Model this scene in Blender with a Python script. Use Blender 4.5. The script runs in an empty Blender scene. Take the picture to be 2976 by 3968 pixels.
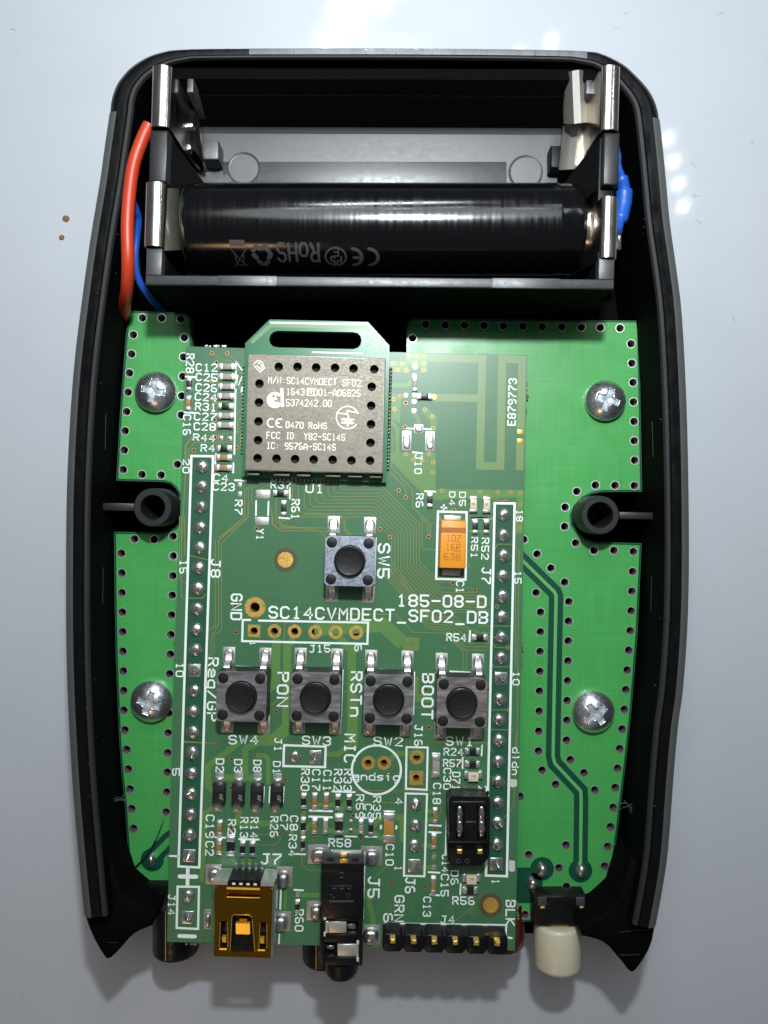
import bpy, bmesh, math, random
from mathutils import Vector, Matrix
import mathutils.geometry as mgeo
random.seed(7)
scene = bpy.context.scene
COL = scene.collection
S = 0.001                      # everything below is written in millimetres
F = 3095.0                     # focal length of the photo in photo pixels
HC = 112.2                     # camera height above the tabletop, mm
ZM, ZD, ZR, ZH = 9.0, 13.2, 17.0, 21.0   # tops of: base board, upper board, case rim, battery holder

# ------------------------------------------------------------------ camera
cd = bpy.data.cameras.new("camera")
cam = bpy.data.objects.new("camera", cd); COL.objects.link(cam)
cam.location = (0, 0, HC * S)
cd.sensor_fit = 'VERTICAL'; cd.sensor_height = 36.0; cd.sensor_width = 27.0
cd.lens = 36.0 * F / 3968.0
cd.clip_start = 0.005; cd.clip_end = 20.0
scene.camera = cam
scene.view_settings.view_transform = 'Standard'
scene.view_settings.look = 'None'
scene.view_settings.exposure = 0.15
scene.view_settings.gamma = 1.0

# ------------------------------------------------------------------ world (dim room)
w = bpy.data.worlds.new("World"); scene.world = w; w.use_nodes = True
bg = w.node_tree.nodes["Background"]
bg.inputs[0].default_value = (0.80, 0.88, 1.0, 1); bg.inputs[1].default_value = 0.085

# ------------------------------------------------------------------ lamps
def lamp(name, loc, target, watts, size, col, kind='AREA'):
    d = bpy.data.lights.new(name, kind); d.energy = watts; d.color = col
    if kind == 'AREA':
        d.shape = 'DISK'; d.size = size * S
    else:
        d.shadow_soft_size = size * S
    o = bpy.data.objects.new(name, d); COL.objects.link(o)
    o.location = Vector(loc) * S
    o.rotation_euler = (Vector(target) - Vector(loc)).to_track_quat('-Z', 'Y').to_euler()
    return o
lamp("desk_lamp_main", (6, 58, 130), (2, 80, 0), 0.204, 9, (0.90, 0.97, 1.0))
lamp("added_fill_lamp", (-10, 150, 300), (0, 0, 0), 0.20, 170, (0.93, 0.98, 1.0))  # unseen lamp added as soft fill, its table reflection kept under the case
lamp("room_lamp_warm", (-90, -260, 210), (0, 0, 0), 0.06, 60, (1.0, 0.60, 0.30))
for k in range(10):            # the two rows of small diodes of the desk lamp behind the case
    x = -17 + (k // 2) * 8.0 + (k % 2) * 3.0
    y = 144 + (k // 2) * 6.5 + (k % 2) * 9.0
    lamp("lamp_diode", (x, y, 132), (0, 40, 0), 0.022, 2.4, (0.90, 0.96, 1.0), 'POINT')
for k in range(6):             # diodes added to brighten the top rim, their mirror image hidden by the case
    lamp("lamp_diode", (-24 + 14 * k, 112 + (k % 2) * 10, 132), (0, 40, 0), 0.007, 2.4, (0.90, 0.96, 1.0), 'POINT')
for x, y in ((42, 142), (52, 146), (88, 116), (90, 109), (91.5, 102), (93, 95)):
    lamp("lamp_diode", (x, y, 136), (0, 0, 0), 0.0055, 1.6, (0.90, 0.96, 1.0), 'POINT')

# ------------------------------------------------------------------ photo pixel -> place at a known height
FR = dict(A=(650,1200,1.8433), B=(1450,1200,1.8433), C=(650,2000,1.9518), D=(1300,2000,1.9518),
          E=(550,2800,1.9518), F=(1250,2800,1.9518), G=(1850,2800,2.0738), H=(250,1200,2.2117),
          I=(250,2000,2.2117), J=(250,2900,2.2117), K=(2000,1200,2.2114), L=(2000,2000,2.2114),
          T=(400,150,1.659), R=(1500,150,1.3825), U=(1150,3200,3.318), V=(750,3250,4.1475),
          X=(1650,2950,4.1475), Y=(1100,2820,2.765), N=(820,900,2.37), P=(0,0,1.0))
def pt(fr, x, y, z):
    fx, fy, s = FR[fr]; k = (HC - z) / F
    return ((fx + x / s - 1488.0) * k, (1984.0 - fy - y / s) * k)
def pts(fr, lst, z): return [pt(fr, x, y, z) for x, y in lst]
def mm(fr, n, z): return n / FR[fr][2] * (HC - z) / F

# ------------------------------------------------------------------ materials
MATS = {}
def mat(name, col, rough=0.5, metal=0.0, bump=0.0, bscale=3.0, var=0.0, vscale=1.0, coat=0.0, crough=0.1,
        spec=0.5, rvar=0.0, stretch=(1, 1, 1), weave=0.0):
    m = bpy.data.materials.new(name); m.use_nodes = True
    nt = m.node_tree; b = nt.nodes["Principled BSDF"]; L = nt.links
    b.inputs["Base Color"].default_value = (*col, 1); b.inputs["Roughness"].default_value = rough
    b.inputs["Metallic"].default_value = metal; b.inputs["Specular IOR Level"].default_value = spec
    b.inputs["Coat Weight"].default_value = coat; b.inputs["Coat Roughness"].default_value = crough
    tc = nt.nodes.new("ShaderNodeTexCoord"); mp = nt.nodes.new("ShaderNodeMapping")
    mp.inputs["Scale"].default_value = tuple(1000.0 * s for s in stretch)
    geo = nt.nodes.new("ShaderNodeNewGeometry")
    L.new(geo.outputs["Position"], mp.inputs["Vector"])
    def noise(scale, detail=4.0):
        n = nt.nodes.new("ShaderNodeTexNoise"); n.inputs["Scale"].default_value = scale
        n.inputs["Detail"].default_value = detail; L.new(mp.outputs[0], n.inputs["Vector"]); return n
    if var:
        n = noise(vscale); mx = nt.nodes.new("ShaderNodeMix"); mx.data_type = 'RGBA'
        mx.inputs[6].default_value = (*[c * (1 - var) for c in col], 1)
        mx.inputs[7].default_value = (*[min(1, c * (1 + var)) for c in col], 1)
        L.new(n.outputs["Fac"], mx.inputs[0]); L.new(mx.outputs[2], b.inputs["Base Color"])
    if weave:                  # woven glass cloth showing faintly through the mask
        src = b.inputs["Base Color"].links[0].from_socket if b.inputs["Base Color"].links else None
        fac = []
        for sc in ((4.5, .12, 1), (.12, 4.5, 1)):
            m2 = nt.nodes.new("ShaderNodeMapping"); m2.inputs["Scale"].default_value = tuple(1000.0*q for q in sc)
            L.new(geo.outputs["Position"], m2.inputs["Vector"]); n = nt.nodes.new("ShaderNodeTexNoise"); n.inputs["Detail"].default_value = 1.0
            n.inputs["Scale"].default_value = 1.0; L.new(m2.outputs[0], n.inputs["Vector"]); fac.append(n.outputs["Fac"])
        ad = nt.nodes.new("ShaderNodeMath"); ad.operation = 'ADD'; L.new(fac[0], ad.inputs[0]); L.new(fac[1], ad.inputs[1])
        mr = nt.nodes.new("ShaderNodeMapRange"); mr.inputs[1].default_value = .6; mr.inputs[2].default_value = 1.4
        mr.inputs[3].default_value = 1 - weave; mr.inputs[4].default_value = 1 + weave; L.new(ad.outputs[0], mr.inputs[0])
        vm = nt.nodes.new("ShaderNodeVectorMath"); vm.operation = 'SCALE'; L.new(src, vm.inputs[0]); L.new(mr.outputs[0], vm.inputs["Scale"])
        L.new(vm.outputs[0], b.inputs["Base Color"])
    if rvar:
        n = noise(vscale * 2.3); mr = nt.nodes.new("ShaderNodeMapRange")
        mr.inputs[1].default_value = 0.3; mr.inputs[2].default_value = 0.7
        mr.inputs[3].default_value = max(0.02, rough - rvar); mr.inputs[4].default_value = min(1, rough + rvar)
        L.new(n.outputs["Fac"], mr.inputs[0]); L.new(mr.outputs[0], b.inputs["Roughness"])
    if bump:
        n = noise(bscale, 6.0); bp = nt.nodes.new("ShaderNodeBump")
        bp.inputs["Strength"].default_value = 1.0; bp.inputs["Distance"].default_value = bump * S
        L.new(n.outputs["Fac"], bp.inputs["Height"]); L.new(bp.outputs[0], b.inputs["Normal"])
    MATS[name] = m; return m

mat("table", (0.455, 0.478, 0.515), 0.45, var=0.03, vscale=0.04, rvar=0.12, bump=0.022, bscale=0.8, coat=0.55, crough=0.07)
mat("case_black", (0.0026, 0.0026, 0.003), 0.7, spec=0.03, bump=0.02, bscale=6)
mat("rim_glare", (0.085, 0.09, 0.098), 0.38, spec=0.9, var=0.85, vscale=0.5, rvar=0.2, bump=0.012, bscale=3, stretch=(1.3, .12, 1))  # lamp glare on the top rim, put into a patchy grey colour
mat("rim_gloss", (0.0035, 0.0036, 0.0042), 0.27, spec=0.25, bump=0.006, bscale=1.0, rvar=0.10, vscale=0.35, stretch=(1.6, .5, 1))
mat("lip_grey", (0.019, 0.019, 0.020), 0.55, spec=0.4, bump=0.04, bscale=6)
mat("grip_grey", (0.075, 0.078, 0.075), 0.48, bump=0.01, bscale=3, var=0.12, vscale=0.3)
mat("holder_black", (0.004, 0.004, 0.0045), 0.45, spec=0.2, bump=0.01, bscale=6)
mat("bay_wall", (0.010, 0.0105, 0.0115), 0.62, spec=0.35, bump=0.01, bscale=7)
mat("post_black", (0.013, 0.0135, 0.015), 0.42, spec=0.5, bump=0.012, bscale=7)
mat("clip_dark", (0.62, 0.61, 0.60), 0.26, 1.0, bump=0.02, bscale=1.5)
mat("leaf_brown", (0.34, 0.30, 0.24), 0.36, 0.85, bump=0.004, bscale=2, var=0.2, vscale=0.6)
mat("recess_lit", (0.42, 0.47, 0.49), 0.50, 0.5, bump=0.012, bscale=2.2, var=0.15, vscale=1.5)  # paler than the head: light reflected in the recess put into the colour
mat("wall_black", (0.003, 0.003, 0.0035), 0.75, spec=0.03, bump=0.01, bscale=6)  # same holder plastic, shade on the front face put into the colour
mat("holder_top", (0.035, 0.036, 0.039), 0.42, spec=0.8, bump=0.018, bscale=7, rvar=0.08, vscale=0.9)  # same holder plastic, the grey of its lit faces put into the colour
mat("holder_floor", (0.021, 0.0225, 0.026), 0.42, spec=1.0, bump=0.012, bscale=8, rvar=0.06, vscale=0.5, var=0.12)
mat("nickel_satin", (0.74, 0.71, 0.64), 0.46, 0.9, bump=0.006, bscale=2.5, var=0.10, vscale=1.2)
mat("nickel", (0.66, 0.62, 0.56), 0.20, 1.0, bump=0.003, bscale=2.5, rvar=0.05, vscale=0.8, stretch=(1, .2, 1))
mat("sleeve", (0.0022, 0.0022, 0.0026), 0.155, spec=0.6, bump=0.0020, bscale=1.0, rvar=0.05, vscale=0.4, stretch=(2.2, .10, .10))
mat("sleeve_print", (0.050, 0.050, 0.053), 0.35, var=0.25, vscale=1.2)
mat("ring_green", (0.004, 0.030, 0.006), 0.5)
mat("red_wire", (0.46, 0.040, 0.010), 0.42, var=0.08, vscale=0.4)
mat("blue_wire", (0.012, 0.085, 0.42), 0.42, var=0.12, vscale=0.6)
mat("base_mask", (0.054, 0.322, 0.073), 0.38, var=0.10, vscale=0.14, bump=0.004, bscale=2.2, coat=0.3, crough=0.30, rvar=0.06, weave=0.11)
mat("base_dark", (0.004, 0.058, 0.032), 0.34, coat=0.2, crough=.25)
mat("base_trace", (0.11, 0.38, 0.12), 0.36, coat=0.2)
mat("fr4_edge", (0.03, 0.10, 0.035), 0.6)
mat("tin", (0.74, 0.73, 0.70), 0.40, 0.92, bump=0.010, bscale=3.0, rvar=0.08, vscale=1.5)
mat("solder", (0.60, 0.585, 0.56), 0.31, 0.95, bump=0.055, bscale=1.3, rvar=0.10, vscale=1.6, var=0.12)
mat("pad", (0.56, 0.53, 0.50), 0.48, 0.9, bump=0.012, bscale=3.5, rvar=0.1, vscale=2, var=0.12)
mat("board_mask", (0.051, 0.153, 0.068), 0.38, var=0.07, vscale=0.25, coat=0.14, crough=0.26, weave=0.06)
mat("board_strip", (0.014, 0.085, 0.042), 0.38, coat=0.25, crough=0.22)
mat("board_pour", (0.105, 0.225, 0.060), 0.38, var=0.06, vscale=0.3, coat=0.2, crough=0.22)
mat("board_trace", (0.200, 0.215, 0.068), 0.38, coat=0.2)
mat("board_antenna", (0.150, 0.235, 0.085), 0.4, var=0.05, vscale=0.4, coat=0.2, crough=.25)
mat("silk", (0.80, 0.86, 0.82), 0.55, var=0.06, vscale=2.0)
mat("silk_worn", (0.52, 0.56, 0.46), 0.55, var=0.12, vscale=1.2)
mat("copper", (0.42, 0.235, 0.10), 0.48, 0.6)
mat("gold", (0.92, 0.60, 0.16), 0.40, 0.85, bump=0.006, bscale=3, rvar=0.08, vscale=1.5)
mat("gold_bright", (0.95, 0.62, 0.08), 0.34, 0.7)
mat("gold_shell", (0.58, 0.27, 0.018), 0.11, 1.0, bump=0.004, bscale=1.2, rvar=0.04, vscale=0.9)
mat("hole_dark", (0.01, 0.008, 0.006), 0.8)
mat("dot_halo", (0.085, 0.068, 0.032), 0.45, coat=0.2)
mat("chip_black", (0.010, 0.010, 0.011), 0.4)
mat("chip_grey", (0.30, 0.265, 0.24), 0.5)
mat("chip_brown", (0.30, 0.150, 0.050), 0.5)
mat("chip_tan", (0.42, 0.22, 0.04), 0.45, var=0.08, vscale=1)
mat("module_mask", (0.012, 0.150, 0.055), 0.30, var=0.05, vscale=0.4, coat=0.4, crough=0.12)
mat("module_trace", (0.12, 0.27, 0.10), 0.4, coat=0.2, crough=0.2)
mat("shield", (0.195, 0.176, 0.144), 0.54, 0.74, bump=0.004, bscale=4.0, var=0.26, vscale=2.0, rvar=0.08, stretch=(.6, 1, 1))
mat("shield_print", (0.95, 0.89, 0.76), 0.55, var=0.05, vscale=1.5)
mat("switch_plate", (0.36, 0.35, 0.355), 0.40, 0.85, bump=0.012, bscale=1.6, var=0.30, vscale=0.9, rvar=0.14, stretch=(.25, 1, 1))
mat("switch_plate_blue", (0.36, 0.39, 0.46), 0.44, 0.85, bump=0.012, bscale=2.6, var=0.55, vscale=1.6, rvar=0.14)
mat("switch_plate_pink", (0.42, 0.36, 0.36), 0.40, 0.85, bump=0.012, bscale=1.6, var=0.22, vscale=0.9, rvar=0.14, stretch=(.25, 1, 1))
mat("switch_black", (0.008, 0.008, 0.008), 0.45, spec=0.4, bump=0.010, bscale=3, rvar=0.06, vscale=1)
mat("tantalum", (0.80, 0.30, 0.020), 0.42, var=0.05, vscale=0.5)
mat("tantalum_band", (0.42, 0.13, 0.012), 0.45)
mat("led_body", (0.62, 0.58, 0.45), 0.35, coat=0.4)
mat("led_die", (0.55, 0.28, 0.05), 0.35)
mat("led_red", (0.07, 0.004, 0.003), 0.2, coat=0.5)
mat("plastic_black", (0.0045, 0.005, 0.005), 0.38, spec=0.3, bump=0.012, bscale=3.5, rvar=0.1, vscale=0.8)
mat("plastic_grey", (0.045, 0.048, 0.05), 0.4, rvar=0.1, vscale=0.8)
mat("cream", (0.55, 0.50, 0.36), 0.38, var=0.04, vscale=0.3, bump=0.006, bscale=1)
mat("stem_amber", (0.45, 0.24, 0.03), 0.4)
mat("steel", (0.80, 0.82, 0.87), 0.29, 0.95, bump=0.006, bscale=2.0, rvar=0.08, vscale=1.3, var=0.06)
mat("crumb", (0.20, 0.10, 0.045), 0.8)
mat("fibre", (0.004, 0.006, 0.004), 0.6)
mat("scuff", (0.085, 0.088, 0.09), 0.7)
mat("dust", (0.35, 0.36, 0.36), 0.8)

# ------------------------------------------------------------------ objects
WL = {}
def link(o, parent):
    COL.objects.link(o)
    if parent is not None: o.parent = parent
def mesh(name, vf, m, origin=(0, 0, 0), smooth=40):
    v, f = vf
    me = bpy.data.meshes.new(name)
    me.from_pydata([((x - origin[0]) * S, (y - origin[1]) * S, (z - origin[2]) * S) for x, y, z in v], [], f)
    me.validate(); me.update()
    if m: me.materials.append(MATS[m])
    if smooth:
        for p in me.polygons: p.use_smooth = True
        me.set_sharp_from_angle(angle=math.radians(smooth))
    return me
def put(name, me, parent, at, rz=0.0):
    o = bpy.data.objects.new(name, me); link(o, parent)
    p = WL.get(parent, (0, 0, 0)) if parent else (0, 0, 0)
    o.location = [(a - b) * S for a, b in zip(at, p)]; o.rotation_euler = (0, 0, rz)
    WL[o] = tuple(at); return o
def obj(name, vf, m, parent=None, smooth=40):
    v = vf[0]; c = tuple((min(p[i] for p in v) + max(p[i] for p in v)) / 2 for i in range(3))
    return put(name, mesh(name, vf, m, c, smooth), parent, c)
def thing(name, label, cat, at=(0, 0, 0), group=None):
    o = bpy.data.objects.new(name, None); o.empty_display_size = 0.005; COL.objects.link(o)
    o.location = [a * S for a in at]; WL[o] = tuple(at)
    return tag(o, label, cat, group)
def tag(o, label, cat, group=None):
    o["label"] = label; o["category"] = cat
    if group: o["group"] = group
    return o

# ------------------------------------------------------------------ shapes: (verts, faces) in mm
def join(*parts):
    V, Fc = [], []
    for v, f in parts:
        n = len(V); V += list(v); Fc += [tuple(i + n for i in q) for q in f]
    return V, Fc
def area2(p): return sum(p[i][0] * p[(i + 1) % len(p)][1] - p[(i + 1) % len(p)][0] * p[i][1] for i in range(len(p)))
def inset(poly, d):
    n = len(poly); out = []
    for i in range(n):
        a, b, c = Vector(poly[i - 1]), Vector(poly[i]), Vector(poly[(i + 1) % n])
        e1 = (b - a).normalized(); e2 = (c - b).normalized()
        n1 = Vector((-e1.y, e1.x)); n2 = Vector((-e2.y, e2.x)); k = n1 + n2
        q = max(0.35, 1 + n1.dot(n2))
        out.append(tuple(b + k * (d / q)))
    return out
def prism(poly, z0, z1, b=0.0, bot=False):
    poly = list(poly)
    if area2(poly) < 0: poly.reverse()
    n = len(poly); rings = []
    if bot and b: rings += [(inset(poly, b), z0), (poly, z0 + b)]
    else: rings.append((poly, z0))
    if b: rings += [(poly, z1 - b), (inset(poly, b * 0.32), z1 - b * 0.32), (inset(poly, b), z1)]
    else: rings.append((poly, z1))
    V = [(x, y, z) for r, z in rings for x, y in r]; Fc = []
    for k in range(len(rings) - 1):
        for i in range(n):
            j = (i + 1) % n; Fc.append((k * n + i, k * n + j, (k + 1) * n + j, (k + 1) * n + i))
    Fc.append(tuple(reversed(range(n)))); Fc.append(tuple(range((len(rings) - 1) * n, len(rings) * n)))
    return V, Fc
def rect(cx, cy, w, h, a=0.0, r=0.0, k=4):
    c, s = math.cos(a), math.sin(a); P = []
    if r <= 0: P = [(-w/2, -h/2), (w/2, -h/2), (w/2, h/2), (-w/2, h/2)]
    else:
        for qx, qy, t0 in ((w/2-r, h/2-r, 0), (-w/2+r, h/2-r, 90), (-w/2+r, -h/2+r, 180), (w/2-r, -h/2+r, 270)):
            for i in range(k + 1):
                t = math.radians(t0 + 90 * i / k); P.append((qx + r * math.cos(t), qy + r * math.sin(t)))
    return [(cx + x * c - y * s, cy + x * s + y * c) for x, y in P]
def circ(cx, cy, r, n=24, t0=0.0): return [(cx + r * math.cos(t0 + 2*math.pi*i/n), cy + r * math.sin(t0 + 2*math.pi*i/n)) for i in range(n)]
def box(x0, x1, y0, y1, z0, z1, b=0.0): return prism([(x0, y0), (x1, y0), (x1, y1), (x0, y1)], z0, z1, b)
def lathe(prof, n=32, c=(0, 0, 0), axis='z'):
    V, Fc = [], []
    for r, z in prof:
        for i in range(n):
            t = 2 * math.pi * i / n; x, y = r * math.cos(t), r * math.sin(t)
            p = (x, y, z) if axis == 'z' else ((x, z, y) if axis == 'y' else (z, x, y))
            V.append((p[0] + c[0], p[1] + c[1], p[2] + c[2]))
    m = len(prof)
    for k in range(m - 1):
        for i in range(n):
            j = (i + 1) % n; q = (k*n+i, k*n+j, (k+1)*n+j, (k+1)*n+i)
            Fc.append(q if axis != 'y' else q[::-1])
    a, b_ = tuple(reversed(range(n))), tuple(range((m-1)*n, m*n))
    if axis == 'y': a, b_ = a[::-1], b_[::-1]
    if prof[0][0] > 1e-6: Fc.append(a)
    if prof[-1][0] > 1e-6: Fc.append(b_)
    return V, Fc
def ring(cx, cy, r0, r1, z0, z1, n=24):
    V = []
    for r, z in ((r0, z0), (r1, z0), (r1, z1), (r0, z1)): V += [(x, y, z) for x, y in circ(cx, cy, r, n)]
    Fc = []
    for k in range(4):
        for i in range(n):
            j = (i+1) % n; q = (k+1) % 4; Fc.append((k*n+i, k*n+j, q*n+j, q*n+i))
    return V, Fc
def tube(path, r, n=12):
    P = [Vector(p) for p in path]; V, Fc = [], []; up = Vector((0, 0, 1))
    for i, p in enumerate(P):
        t = (P[min(i+1, len(P)-1)] - P[max(i-1, 0)]).normalized()
        a = t.cross(up); a = a.normalized() if a.length > 1e-4 else Vector((1, 0, 0)); b = a.cross(t)
        rr = r[i] if isinstance(r, (list, tuple)) else r
        for k in range(n):
            q = 2*math.pi*k/n; V.append(tuple(p + a*(rr*math.cos(q)) + b*(rr*math.sin(q))))
    for i in range(len(P)-1):
        for k in range(n):
            j = (k+1) % n; Fc.append((i*n+k, (i+1)*n+k, (i+1)*n+j, i*n+j))
    Fc += [tuple(range(n)), tuple(reversed(range((len(P)-1)*n, len(P)*n)))]
    return V, Fc
def spline(P, k=8):
    P = [Vector(p) for p in P]; out = []
    for i in range(len(P)-1):
        a, b, c, d = P[max(i-1, 0)], P[i], P[i+1], P[min(i+2, len(P)-1)]
        for j in range(k):
            t = j/k; out.append(0.5*((2*b) + (c-a)*t + (2*a-5*b+4*c-d)*t*t + (3*b-a-3*c+d)*t**3))
    out.append(P[-1]); return [tuple(p) for p in out]
def ribbon(path, wd, z, closed=False, cap=True):
    P = []
    for p in path:
        if not P or (Vector(p) - P[-1]).length > 1e-5: P.append(Vector(p))
    h = wd / 2
    if len(P) == 1:
        c = circ(P[0].x, P[0].y, h, 8); return [(x, y, z) for x, y in c], [tuple(range(8))]
    n = len(P); Lf, Rt = [], []
    for i in range(n):
        if closed: a, c = P[i-1], P[(i+1) % n]
        else: a, c = P[max(i-1, 0)], P[min(i+1, n-1)]
        e1 = (P[i]-a).normalized() if (P[i]-a).length > 1e-6 else (c-P[i]).normalized()
        e2 = (c-P[i]).normalized() if (c-P[i]).length > 1e-6 else e1
        n1, n2 = Vector((-e1.y, e1.x)), Vector((-e2.y, e2.x)); q = max(0.5, 1 + n1.dot(n2)); k = (n1+n2)*(h/q)
        Lf.append(P[i]+k); Rt.append(P[i]-k)
    V = [(p.x, p.y, z) for p in Lf] + [(p.x, p.y, z) for p in Rt]; Fc = []
    for i in range(n if closed else n-1):
        j = (i+1) % n; Fc.append((n+i, n+j, j, i))
    if cap and not closed:
        for i, j in ((0, 1), (n-1, n-2)):
            d = (P[i]-P[j]).normalized(); m_ = len(V); nn = Vector((-d.y, d.x))
            for t in (0.75, 0.0, -0.75):
                q = P[i] + d*(h*(0.95 if t == 0 else .66)) + nn*(h*t); V.append((q.x, q.y, z))
            l, r_ = (i, n+i) if i else (n+i, i)
            Fc.append((r_, m_+2, m_+1, m_, l))
    return V, Fc
def inside(p, lp):
    x, y = p; c = False; j = len(lp) - 1
    for i in range(len(lp)):
        (x1, y1), (x2, y2) = lp[i], lp[j]
        if (y1 > y) != (y2 > y) and x < (x2-x1)*(y-y1)/(y2-y1) + x1: c = not c
        j = i
    return c
def plate(outer, holes, z0, z1):
    """flat sheet with real holes, from a constrained triangulation"""
    P, E = [], []
    for lp in [outer] + holes:
        o = len(P); m_ = len(lp); P += [Vector(q) for q in lp]; E += [(o+i, o+(i+1) % m_) for i in range(m_)]
    co, ed, tri, ov, oe, of = mgeo.delaunay_2d_cdt(P, E, [], 0, 1e-5)
    hb = [(min(q[0] for q in h), max(q[0] for q in h), min(q[1] for q in h), max(q[1] for q in h), h) for h in holes]
    n = len(co); V = [(q.x, q.y, z1) for q in co]; keep = []
    for t in tri:
        cx, cy = sum(co[i].x for i in t)/3, sum(co[i].y for i in t)/3
        if not inside((cx, cy), outer): continue
        if any(x0 < cx < x1 and y0 < cy < y1 and inside((cx, cy), h) for x0, x1, y0, y1, h in hb): continue
        a, b, c = (co[i] for i in t); keep.append(tuple(t) if (b-a).cross(c-a) > 0 else tuple(reversed(t)))
    V += [(q.x, q.y, z0) for q in co]; cnt = {}
    for t in keep:
        for i in range(3): cnt[(t[i], t[(i+1) % 3])] = 1
    Fc = keep + [tuple(i+n for i in reversed(t)) for t in keep]
    for (a, b) in cnt:
        if (b, a) not in cnt: Fc.append((a, a+n, b+n, b))
    return V, Fc
def sweep(path, sec, scl=None, closed_sec=False):
    """section (inward distance, height) carried along an open plan path; inward = right of travel"""
    n = len(path); V, Fc = [], []; m_ = len(sec)
    for i in range(n):
        a, b, c = Vector(path[max(i-1, 0)]), Vector(path[i]), Vector(path[min(i+1, n-1)])
        e = (c-a).normalized(); nn = Vector((e.y, -e.x)); k = scl[i] if scl else 1.0
        for d, z in sec: V.append((b.x + nn.x*d*k, b.y + nn.y*d*k, z))
    for i in range(n-1):
        for j in range(m_ if closed_sec else m_-1):
            j2 = (j+1) % m_; Fc.append((i*m_+j, i*m_+j2, (i+1)*m_+j2, (i+1)*m_+j))
    if closed_sec: Fc += [tuple(reversed(range(m_))), tuple(range((n-1)*m_, n*m_))]
    return V, Fc
def strip3(path, wdir, wlen, th):
    """bent sheet: 3-D polyline, extruded along wdir by wlen, thickness th"""
    P = [Vector(p) for p in path]; wv = Vector(wdir).normalized()*wlen; n = len(P); V = []
    nr = []
    for i in range(n):
        t = (P[min(i+1, n-1)] - P[max(i-1, 0)]).normalized(); nr.append(t.cross(wv).normalized()*th/2)
    for o in (-1, 1):
        for sgn in (-0.5, 0.5):
            V += [tuple(P[i] + nr[i]*o + wv*sgn) for i in range(n)]
    Fc = []
    for i in range(n-1):
        a, b, c, d = i, n+i, 2*n+i, 3*n+i
        Fc += [(a, a+1, b+1, b), (c, d, d+1, c+1), (a, c, c+1, a+1), (b, b+1, d+1, d)]
    Fc += [(0, n, 3*n, 2*n), (n-1, 3*n-1, 4*n-1, 2*n-1)]
    return V, Fc

# ------------------------------------------------------------------ stroke lettering
G = {'A':'00 04 26 44 40;02 42','B':'00 06 36 45 44 33 03;33 42 41 30 00','C':'45 36 16 05 01 10 30 41','D':'06 36 45 41 30 00 06',
'E':'46 06 00 40;03 33','F':'46 06 00;03 33','G':'45 36 16 05 01 10 30 41 43 23','H':'00 06;40 46;03 43','I':'16 36;10 30;26 20',
'J':'16 46;36 31 20 10 01','K':'00 06;46 03 40','L':'06 00 40','M':'00 06 23 46 40','N':'00 06 40 46','O':'10 01 05 16 36 45 41 30 10',
'P':'00 06 36 45 44 33 03','R':'00 06 36 45 44 33 03;23 40','S':'45 36 16 05 04 13 33 42 41 30 10 01','T':'06 46;26 20','U':'06 01 10 30 41 46',
'V':'06 20 46','W':'06 10 24 30 46','X':'00 46;06 40','Y':'06 23 46;23 20','Z':'06 46 00 40',
'0':'10 01 05 16 36 45 41 30 10','1':'15 26 20;10 30','2':'05 16 36 45 44 00 40','3':'05 16 36 45 44 33 23;33 42 41 30 10 01','4':'30 36 02 42',
'5':'46 06 03 33 42 41 30 10 01','6':'36 16 05 01 10 30 41 42 33 03','7':'06 46 45 12 10','8':'13 04 05 16 36 45 44 33 13;13 02 01 10 30 41 42 33',
'9':'10 30 41 45 36 16 05 04 13 43','-':'03 43','_':'0n 4n','/':'00 46',':':'21;24','.':'20','+':'03 43;21 25','|':'2n 27',
'e':'02 42 43 34 14 03 01 10 40','g':'44 14 03 01 10 40;44 4n 3m 1m','n':'00 04;03 14 34 43 40','d':'46 40 10 01 03 14 44','u':'04 01 10 30 41;44 40',
's':'44 14 03 12 32 41 30 00','i':'14 24 20;26','o':'10 01 03 14 34 43 41 30 10','p':'0m 04 34 43 41 30 00','l':'16 26 20','t':'26 21 30;04 44',' ':''}
NUM = {c: i for i, c in enumerate('0123456789')}; NUM.update(n=-1, m=-2)
def strokes(txt, a, b, h):
    """stroke polylines of txt, fitted from left middle a to right middle b, cap height h (plan mm)"""
    a, b = Vector(a), Vector(b); ux = (b-a); ln = ux.length; ux.normalize(); uy = Vector((-ux.y, ux.x))
    n = len(txt); sx = ln / max(4.0, 6.0*n - 2); sy = h/6.0; out = []
    if n == 1: sx = ln/4.0
    for k, ch in enumerate(txt):
        for st in G.get(ch, '').split(';'):
            if st.strip():
                out.append([tuple(a + ux*((6*k + NUM[t[0]])*sx) + uy*((NUM[t[1]] - 3)*sy)) for t in
                            (st.split() if len(st) > 2 else [st.strip()])])
    return out
def ribbons(strk, wd, z):
    L = []
    for i, s in enumerate(strk):
        cl = len(s) > 3 and (Vector(s[0]) - Vector(s[-1])).length < 1e-5
        L.append(ribbon(s[:-1] if cl else s, wd, z + 0.0015*(i % 4), closed=cl))
    return join(*L)
def arc(cx, cy, r, a0, a1, n=16): return [(cx + r*math.cos(math.radians(a0+(a1-a0)*i/n)), cy + r*math.sin(math.radians(a0+(a1-a0)*i/n))) for i in range(n+1)]
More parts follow.
